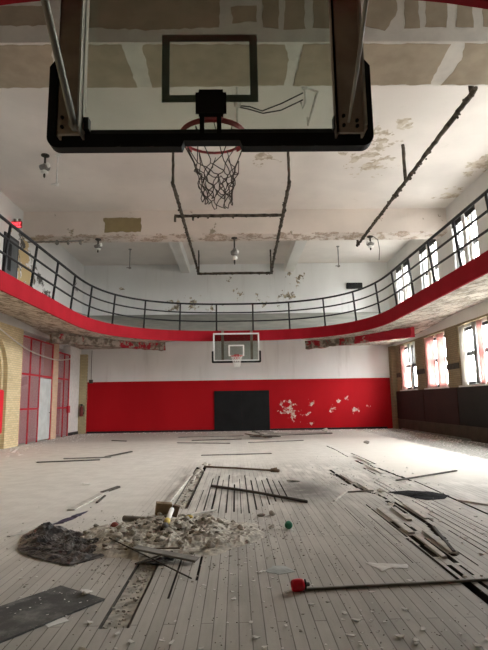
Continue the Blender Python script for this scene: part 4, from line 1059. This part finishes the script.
lumps = [lump_mesh(i, 0.55 + 0.08 * i) for i in range(6)]; flakes = [flake_mesh(i) for i in range(6)]
lump_dark = [m_.copy() for m_ in lumps[:3]]
for m_ in lumps: m_.materials.append(M['chunk'])
for m_ in lump_dark: m_.materials.append(M['chunk_dark'])
for m_ in flakes: m_.materials.append(M['flake'])
flake_dark = [m_.copy() for m_ in flakes[:3]]
for m_ in flake_dark: m_.materials.clear(); m_.materials.append(M['chunk_dark'])
def place(me, name, x, y, z, s, label, cat, group):
    o = bpy.data.objects.new(name, me); C.objects.link(o); o.location = (x, y, z); o.scale = (s, s * rng.uniform(0.7, 1.0), s * rng.uniform(0.7, 1.0)); o.rotation_euler = (0, 0, rng.uniform(0, 6.28))
    return tag(o, label, cat, group)
nl = 0
while nl < 150:
    x, y = RC[0] + rng.gauss(0, 0.48), RC[1] + rng.gauss(0, 0.36)
    h = heap_h(x, y)
    if h <= 0.004: continue
    nl += 1; s = rng.choice((0.018, 0.022, 0.028, 0.036, 0.05))
    if nl % 4 == 0: place(rng.choice(lump_dark), 'plaster_lump', x, y, h + s * 0.25, s * 0.9, 'small dark lump of rubble lying on the plaster heap', 'lump', 'dark lumps on the rubble heap')
    else: place(rng.choice(lumps), 'plaster_lump', x, y, h + s * 0.25, s, 'pale broken plaster lump lying on the rubble heap', 'lump', 'pale lumps on the rubble heap')
def in_gap(x, y): return any(g_[0] - 0.02 < x < g_[1] + 0.02 and g_[2] - 0.02 < y < g_[3] + 0.02 for g_ in GAPS)
nf = 0
while nf < 280:
    if nf % 5 == 0: y = 2.7 + 6.5 * rng.random() ** 1.5; x = rng.uniform(-0.5, 0.5) * (y * 1.05) + 0.1
    else:
        cx_, cy_, sx_, sy_ = rng.choice(((0.05, 4.6, 0.25, 0.45), (0.1, 3.6, 0.2, 0.3), (1.05, 3.15, 0.25, 0.2), (0.75, 3.3, 0.2, 0.2), (-0.1, 4.1, 0.2, 0.3), (0.15, 5.3, 0.3, 0.4), (1.6, 3.3, 0.3, 0.3), (2.7, 5.6, 0.4, 0.5), (-0.5, 3.1, 0.2, 0.2), (-1.75, 4.3, 0.25, 0.15), (0.5, 2.9, 0.3, 0.15)))
        x, y = rng.gauss(cx_, sx_), rng.gauss(cy_, sy_)
    if heap_h(x, y) > 0 or in_gap(x, y) or (x < -0.95 and y < 6): 
        if not (x < -1.6 and 4.0 < y < 4.5): continue
    nf += 1; s = rng.choice((0.010, 0.012, 0.016, 0.02, 0.026, 0.036))
    if nf % 4 == 0: place(rng.choice(flake_dark), 'floor_chip', x, y, 0.001, s * 0.6, 'small dark chip lying loose on the floorboards', 'chip', 'dark chips on the floorboards')
    else: place(rng.choice(flakes), 'paint_flake', x, y, 0.001, s, 'small pale flake of paint lying loose on the floorboards', 'paint flake', 'paint flakes on the floorboards')
for i in range(26):
    x, y = rng.uniform(-1.55, -1.0), rng.uniform(3.4, 3.95)
    if abs(x + 1.33) + abs(y - 3.6) > 0.5: continue
    place(rng.choice(flakes), 'paint_flake', x, y, 0.016, rng.choice((0.008, 0.012)), 'small pale flake of paint lying on the flat dark sheet', 'paint flake', 'paint flakes on the dark sheet')
place(lumps[2], 'plaster_lump', -1.09, 3.80, 0.03, 0.024, 'grey lump in the middle of the flat dark sheet', 'lump', None)
place(flakes[1], 'paint_flake', -1.09, 3.84, 0.015, 0.075, 'large white paint flake under the lump on the dark sheet', 'paint flake', None)
place(lumps[4], 'plaster_lump', -0.86, 2.98, 0.02, 0.03, 'white plaster lump on the boards at the bottom of the photo, left', 'lump', None)
place(flakes[3], 'paint_flake', 1.02, 2.75, 0.003, 0.05, 'large white flake on the boards at the bottom edge, right of centre', 'paint flake', None)
place(flakes[2], 'paint_flake', -2.54, 8.83, 0.003, 0.11, 'large white flake alone on the dusty left floor', 'paint flake', None)
place(lumps[1], 'plaster_lump', 3.85, 22.1, 0.09, 0.20, 'big pale crumpled lump against the red wall right of the black pad', 'lump', None)

# litter too fine to count along the walls and in the trench
def litter(name, label, fn, n, mat, seed):
    bm = NB(); r_ = random.Random(seed)
    for _ in range(n):
        x, y, z, s = fn(r_)
        a = r_.uniform(0, 6.28); q = [(s * math.cos(a + t_) * r_.uniform(0.5, 1), s * math.sin(a + t_) * r_.uniform(0.5, 1)) for t_ in (0, 1.5, 3.0, 4.6)]
        v0 = [bm.verts.new((x + u, y + w_, z)) for u, w_ in q]; v1 = [bm.verts.new((x + u * 0.8, y + w_ * 0.8, z + s * 0.5)) for u, w_ in q]
        bm.faces.new(v1)
        for i in range(4): bm.faces.new((v0[i], v0[(i + 1) % 4], v1[(i + 1) % 4], v1[i]))
    o = obj(name, bm, M[mat]); tag(o, label, 'debris', kind='stuff')
litter('plaster_debris', 'white plaster crumbs scattered along the foot of the window wall', lambda r: (XR - 0.12 - abs(r.gauss(0, 0.75)), r.uniform(9, 23.7), 0.0, r.uniform(0.010, 0.032)), 750, 'flake', 21)
litter('plaster_debris', 'plaster crumbs scattered along the foot of the left wall', lambda r: (XL + 0.06 + abs(r.gauss(0, 0.8)), r.uniform(11, 23.8), 0.0, r.uniform(0.01, 0.04)), 420, 'flake', 22)
litter('plaster_debris', 'plaster crumbs scattered along the foot of the red wall', lambda r: (r.uniform(-7, 7), YF - 0.1 - abs(r.gauss(0, 0.9)), 0.0, r.uniform(0.015, 0.045)), 420, 'flake', 23)
litter('plaster_debris', 'plaster crumbs lying in the long trench left of centre', lambda r: (r.uniform(-0.85, -0.72), r.choice((r.uniform(3.35, 5.0), r.uniform(6.8, 10.8))), -0.03, r.uniform(0.006, 0.022)), 200, 'chunk', 24)
litter('plaster_debris', 'fine grey grit around the rubble heap', lambda r: (-0.6 + r.gauss(0, 0.75), 5.3 + r.gauss(0, 0.6), 0.0, r.uniform(0.004, 0.014)), 900, 'rubble', 25)
litter('plaster_debris', 'fine grit spread over the near floorboards', lambda r: (r.uniform(-1.7, 1.9), 2.7 + 3.5 * r.random() ** 1.4, 0.0, r.uniform(0.003, 0.007)), 600, 'chunk_dark', 26)
litter('plaster_debris', 'plaster bits around the broken boards at the right', lambda r: (2.35 + r.gauss(0, 0.45), r.uniform(4, 12.5), 0.0, r.uniform(0.006, 0.03)), 260, 'flake', 27)

# bars and pipes
bar = plank2('metal_bar', (0.47, 3.835), (2.35, 3.985), 0.02, 0.018, 0.002, 0.002, 'grey_board', 'long dark bar lying across the near floor, right of the red cup', 'bar')
o = obj('iron_pipe', tube(NB(), [(-0.41, 8.38, 0.02), (0.25, 7.68, 0.03), (0.93, 6.95, 0.02)], 0.02, 10), M['dark_board'], None, True); tag(o, 'dark pipe lying slantwise over the gapped boards beside the black stain', 'pipe')
bm = tube(NB(), [(-0.68, 10.75, 0.03), (0.0, 10.38, 0.035), (0.66, 10.0, 0.03)], 0.02, 10); tube(bm, [(0.66, 10.0, 0.03), (0.78, 10.02, 0.05)], 0.035, 8); tube(bm, [(0.66, 10.0, 0.03), (0.80, 9.84, 0.04)], 0.03, 8)
o = obj('iron_pipe', bm, M['brown_board'], None, True); tag(o, 'brown pipe with a forked end beyond the gapped boards', 'pipe')
# red cup lying on its side
cp = thing('plastic_cup', 'bright red plastic cup lying on its side at the end of the long bar', 'cup', (0.43, 3.84, 0))
bm = lathe(NB(), (0, 0, 0), [(0.022, 0), (0.034, 0.006), (0.041, 0.025), (0.043, 0.055), (0.041, 0.08), (0.035, 0.095), (0.031, 0.094), (0.034, 0.07), (0.03, 0.02)], 24)
bm.transform(Matrix.Translation((0.478, 3.845, 0.042)) @ Matrix.Rotation(-PI / 2 - 0.06, 4, 'Y') @ Matrix.Rotation(0.1, 4, 'X'))
obj('cup_body', bm, M['red_plastic'], cp, True)
bm = lathe(NB(), (0, 0, 0), [(0.034, 0), (0.034, 0.01), (0.015, 0.014), (0.013, 0.035)], 16); bm.transform(Matrix.Translation((0.478, 3.845, 0.042)) @ Matrix.Rotation(PI / 2, 4, 'Y')); obj('cup_base', bm, M['lamp_dark'], cp, True)
bm = NB(); bmesh.ops.create_uvsphere(bm, u_segments=20, v_segments=12, radius=0.042, matrix=Matrix.Translation((0.545, 5.6, 0.042))); o = obj('ball', bm, M['green_ball'], None, True); tag(o, 'small green ball on the floor right of the rubble heap', 'ball')
place(lump_dark[1], 'scrap_lump', 0.37, 5.64, 0.02, 0.062, 'long dark scrap on the floor beside the green ball', 'scrap', None).scale = (0.085, 0.03, 0.022)
place(lumps[3], 'plaster_lump', 0.42, 6.27, 0.03, 0.05, 'white crumpled lump behind the green ball', 'lump', None)
place(lump_dark[0], 'scrap_lump', 0.28, 6.22, 0.02, 0.055, 'brown scrap beside the white lump behind the green ball', 'scrap', None)
# things on the heap
hz = heap_h(-0.86, 6.05)
b_ = thing('cardboard_box', 'small brown box on the back edge of the rubble heap', 'box', (-0.85, 6.05, 0.02))
bm = NB(); box(bm, (-0.95, 5.98, 0.06), (-0.77, 6.11, 0.21)); bm.transform(Matrix.Translation((-0.85, 6.05, 0.09)) @ Matrix.Rotation(0.2, 4, 'Z') @ Matrix.Rotation(0.12, 4, 'Y') @ Matrix.Translation((0.85, -6.05, -0.09))); obj('box_body', bm, M['card'], b_)
bm = NB(); box(bm, (-0.768, 5.99, 0.07), (-0.69, 6.08, 0.19)); bm.transform(Matrix.Translation((-0.74, 6.05, 0.09)) @ Matrix.Rotation(0.3, 4, 'Y') @ Matrix.Translation((0.74, -6.05, -0.09))); obj('box_flap', bm, M['brown_board'], b_)
tb = thing('cardboard_tube', 'pale tube with a yellow band standing up out of the heap beside the brown box', 'tube', (-0.72, 5.62, 0.08))
obj('tube_body', tube(NB(), [(-0.735, 5.40, 0.12), (-0.725, 5.55, 0.16), (-0.715, 5.72, 0.20)], 0.026, 12), M['paper'], tb, True)
obj('tube_band', tube(NB(), [(-0.737, 5.38, 0.115), (-0.73, 5.48, 0.142)], 0.031, 12), M['yellow'], tb, True)
obj('tube_cap', tube(NB(), [(-0.745, 5.29, 0.09), (-0.737, 5.385, 0.116)], 0.034, 12), M['dark_board'], tb, True)
place(lumps[0], 'tin', -0.54, 5.84, heap_h(-0.54, 5.84) + 0.025, 0.05, 'faded yellow scrap on the right of the heap top', 'scrap', None).data = lumps[0].copy()
bpy.context.view_layer.update()
o = [q for q in C.objects if q.name.startswith('tin')][0]; o.name = 'yellow_scrap'; o.data.materials.clear(); o.data.materials.append(M['yellow'])
bm = lathe(NB(), (0, 0, 0), [(0.035, 0), (0.042, 0.01), (0.042, 0.075), (0.035, 0.085)], 16); bm.transform(Matrix.Translation((-1.30, 5.62, 0.05)) @ Matrix.Rotation(1.2, 4, 'X')); o = obj('tin_can', bm, M['pinkish'], None, True); tag(o, 'dull red tin on the left of the heap', 'tin')
bm = tube(NB(), [(-1.29, 5.98, 0.06), (-1.22, 5.94, 0.065), (-1.08, 5.86, 0.07)], 0.034, 12); o = obj('paper_roll', bm, M['grey_board'], None, True); tag(o, 'rolled grey tube on the heap beside the red tin', 'roll')
plank2('wood_strip', (-1.0, 5.98), (-0.75, 5.93), 0.05, 0.03, 0.05, 0.07, 'grey_board', 'short grey strip below the brown box', 'strip')
plank2('floorboard', (-0.92, 4.72), (-0.36, 4.52), 0.10, 0.018, 0.075, 0.02, 'grey_board', 'grey board tilted over the trench in front of the heap', 'board')
plank2('wood_strip', (-1.24, 5.1), (-0.36, 4.12), 0.012, 0.010, 0.07, 0.004, 'dark_board', 'thin dark lath slanting from the plastic sheet over the trench', 'lath')
plank2('wood_strip', (-1.2, 4.86), (-0.52, 4.74), 0.012, 0.010, 0.03, 0.06, 'brown_board', 'thin brown lath under the grey board', 'lath')
plank2('wood_strip', (-0.86, 4.45), (-0.58, 4.68), 0.018, 0.012, 0.02, 0.05, 'dark_board', 'short black lath crossing the trench under the grey board', 'lath')
sheet('plastic_scrap', [(-0.78, 4.5), (-0.66, 4.66), (-0.54, 4.7), (-0.55, 4.55), (-0.66, 4.45)], 'shiny dark film scrap under the grey board', 'film scrap', 'black_plastic', 0.03, 9, 14, 0.015, rings=5)
plank2('wood_strip', (-0.62, 6.15), (-0.27, 6.50), 0.035, 0.02, 0.03, 0.02, 'board', 'pale lath behind the yellow scrap', 'lath')
plank2('wood_strip', (-2.38, 5.5), (-2.1, 6.1), 0.04, 0.015, 0.002, 0.004, 'board', 'pale strip lying behind the plastic sheet', 'strip')
# left floor
plank2('floorboard', (-4.75, 12.3), (-3.35, 12.6), 0.10, 0.02, 0.002, 0.002, 'dark_board', 'long dark board on the dusty left floor, front one of two', 'board')
plank2('floorboard', (-4.35, 13.0), (-3.2, 13.1), 0.11, 0.02, 0.002, 0.012, 'grey_board', 'grey board on the dusty left floor behind the long dark board', 'board')
plank2('wood_strip', (-3.35, 13.2), (-2.9, 14.2), 0.07, 0.03, 0.004, 0.03, 'dark_board', 'short dark piece at the right end of the left floor boards', 'strip')
plank2('floorboard', (-2.14, 6.75), (-2.03, 8.1), 0.10, 0.016, 0.002, 0.006, 'board', 'pale loose strip on the left floor behind the violet film', 'board')
plank2('wood_strip', (-2.06, 7.95), (-1.9, 8.35), 0.06, 0.03, 0.004, 0.02, 'dark_board', 'small dark piece at the far end of the pale loose strip', 'strip')
plank2('wood_strip', (-1.93, 7.2), (-1.95, 7.7), 0.03, 0.02, 0.004, 0.006, 'dark_board', 'thin dark lath beside the pale loose strip on the left floor', 'lath')
# heap of boards by the far wall
for i, (a, b, z0, z1, m_) in enumerate([((0.55, 19.6), (1.25, 18.4), 0.02, 0.06, 'dark_board'), ((0.75, 19.7), (1.15, 18.4), 0.05, 0.14, 'grey_board'), ((0.5, 19.2), (1.5, 18.6), 0.10, 0.12, 'dark_board'), ((0.35, 19.3), (1.1, 18.5), 0.14, 0.05, 'brown_board'), ((0.65, 19.8), (0.95, 18.5), 0.20, 0.16, 'grey_board'), ((1.05, 19.6), (1.55, 18.4), 0.02, 0.08, 'dark_board'), ((0.6, 18.8), (1.4, 19.5), 0.24, 0.18, 'dark_board')]):
    plank2('floorboard', a, b, 0.10, 0.03, z0, z1, m_, ['black', 'pale grey', 'second black', 'brown', 'grey upper', 'third black', 'topmost crosswise black'][i] + ' board in the pile in front of the black wall pad', 'board', 'pile of boards before the far wall', i)
for i, (a, b, m_, lb) in enumerate([((1.3, 21.6), (4.0, 21.3), 'grey_board', 'long grey board lying along the red wall right of the pile'), ((1.6, 20.4), (3.9, 20.8), 'dark_board', 'long dark board in front of the grey one by the red wall'), ((-2.3, 20.2), (0.3, 20.4), 'grey_board', 'long grey board left of the pile by the far wall'), ((-2.0, 17.4), (-0.2, 16.8), 'grey_board', 'grey strip on the far floor left of centre, nearest of the far strips'), ((-1.6, 18.4), (0.2, 18.6), 'dark_board', 'dark strip on the far floor in front of the long grey board'), ((-4.6, 19.0), (-4.0, 18.6), 'dark_board', 'short dark strip on the far left floor'), ((0.4, 17.0), (2.3, 17.5), 'grey_board', 'grey strip on the far floor right of centre'), ((-0.9, 13.2), (0.9, 13.35), 'grey_board', 'thin grey lath alone beyond the forked brown pipe')]):
    plank2('floorboard', a, b, 0.10 if i < 3 else 0.06, 0.025, 0.002, 0.004, m_, lb, 'board', None, 40 + i)
# trench clutter
for i, (x, y, s) in enumerate([(-0.75, 7.4, 0.05), (-0.72, 8.2, 0.06), (-0.78, 8.9, 0.05), (-0.73, 9.6, 0.06), (-0.70, 10.3, 0.07), (-0.66, 10.9, 0.09), (-0.76, 10.8, 0.07), (-0.6, 11.05, 0.06), (-0.74, 4.6, 0.03), (-0.78, 4.2, 0.03), (-0.73, 3.8, 0.025)]):
    place(lumps[i % 6], 'plaster_lump', x, y, -0.025 + s * 0.4 if not 10.85 < y else s * 0.5, s, 'pale plaster lump lying in the long trench left of centre', 'lump', 'lumps in the trench')
plank2('wood_strip', (-0.80, 9.2), (-0.70, 10.9), 0.05, 0.02, -0.025, 0.03, 'board', 'pale splintered lath in the far end of the trench', 'lath')
plank2('wood_strip', (-0.95, 6.9), (-0.86, 9.8), 0.06, 0.02, 0.002, 0.002, 'board', 'pale loose board along the left edge of the trench', 'board')
# broken boards on the right: loose pieces, each lying across or in the gaps
brk = [((1.765, 5.3), (1.77, 6.5), 0.07, 0.002, 0.004), ((1.90, 4.6), (1.92, 5.35), 0.07, 0.002, 0.01), ((1.765, 4.5), (1.775, 5.2), 0.05, 0.002, 0.006), ((2.14, 5.9), (2.15, 6.7), 0.05, 0.002, 0.012), ((1.93, 5.85), (1.95, 6.5), 0.06, 0.002, 0.008),
       ((1.92, 8.5), (1.90, 9.4), 0.06, 0.002, 0.01), ((1.99, 7.75), (1.97, 8.4), 0.05, 0.002, 0.01), ((2.86, 10.9), (2.84, 12.4), 0.06, 0.002, 0.02), ((2.68, 9.5), (2.66, 10.6), 0.06, 0.002, 0.02)]
for i, (a, b, w, z0, z1) in enumerate(brk):
    plank2('floorboard', a, b, w, 0.018, z0, z1, 'board', 'broken pale floorboard lying loose along the torn gaps in the right floor', 'board', 'loose boards along the right gaps', 60 + i)
plank2('wood_strip', (2.62, 8.45), (4.1, 9.6), 0.05, 0.02, 0.03, 0.006, 'dark_board', 'long thin dark lath on the cream floor at the right', 'lath')
plank2('wood_strip', (2.06, 5.5), (1.90, 4.62), 0.03, 0.02, 0.01, 0.01, 'dark_board', 'dark batten lying slantwise among the broken right boards', 'batten')
plank2('wood_strip', (1.30, 7.0), (1.62, 7.65), 0.03, 0.02, 0.002, 0.004, 'board', 'short pale lath left of the right gap', 'lath')
plank2('wood_strip', (1.62, 7.65), (2.0, 7.6), 0.03, 0.02, 0.004, 0.02, 'grey_board', 'thin grey lath touching the right gap', 'lath')
plank2('wood_strip', (2.93, 6.9), (3.2, 6.55), 0.035, 0.02, 0.002, 0.002, 'board', 'short pale lath beyond the torn black sheet', 'lath')
place(lump_dark[2], 'scrap_lump', 4.0, 15.7, 0.06, 0.10, 'small black scrap alone on the cream floor at the right', 'scrap', None)
place(lump_dark[1], 'scrap_lump', 0.95, 8.75, 0.02, 0.10, 'flat black scrap on the black floor stain', 'scrap', None).scale = (0.16, 0.06, 0.02)
place(lumps[5], 'plaster_lump', 2.12, 7.65, 0.02, 0.06, 'white plaster lump beside the torn black sheet', 'lump', None)
place(lumps[0], 'plaster_lump', 1.98, 6.75, 0.0, 0.07, 'white plaster lump in the right gap in front of the torn black sheet', 'lump', None)
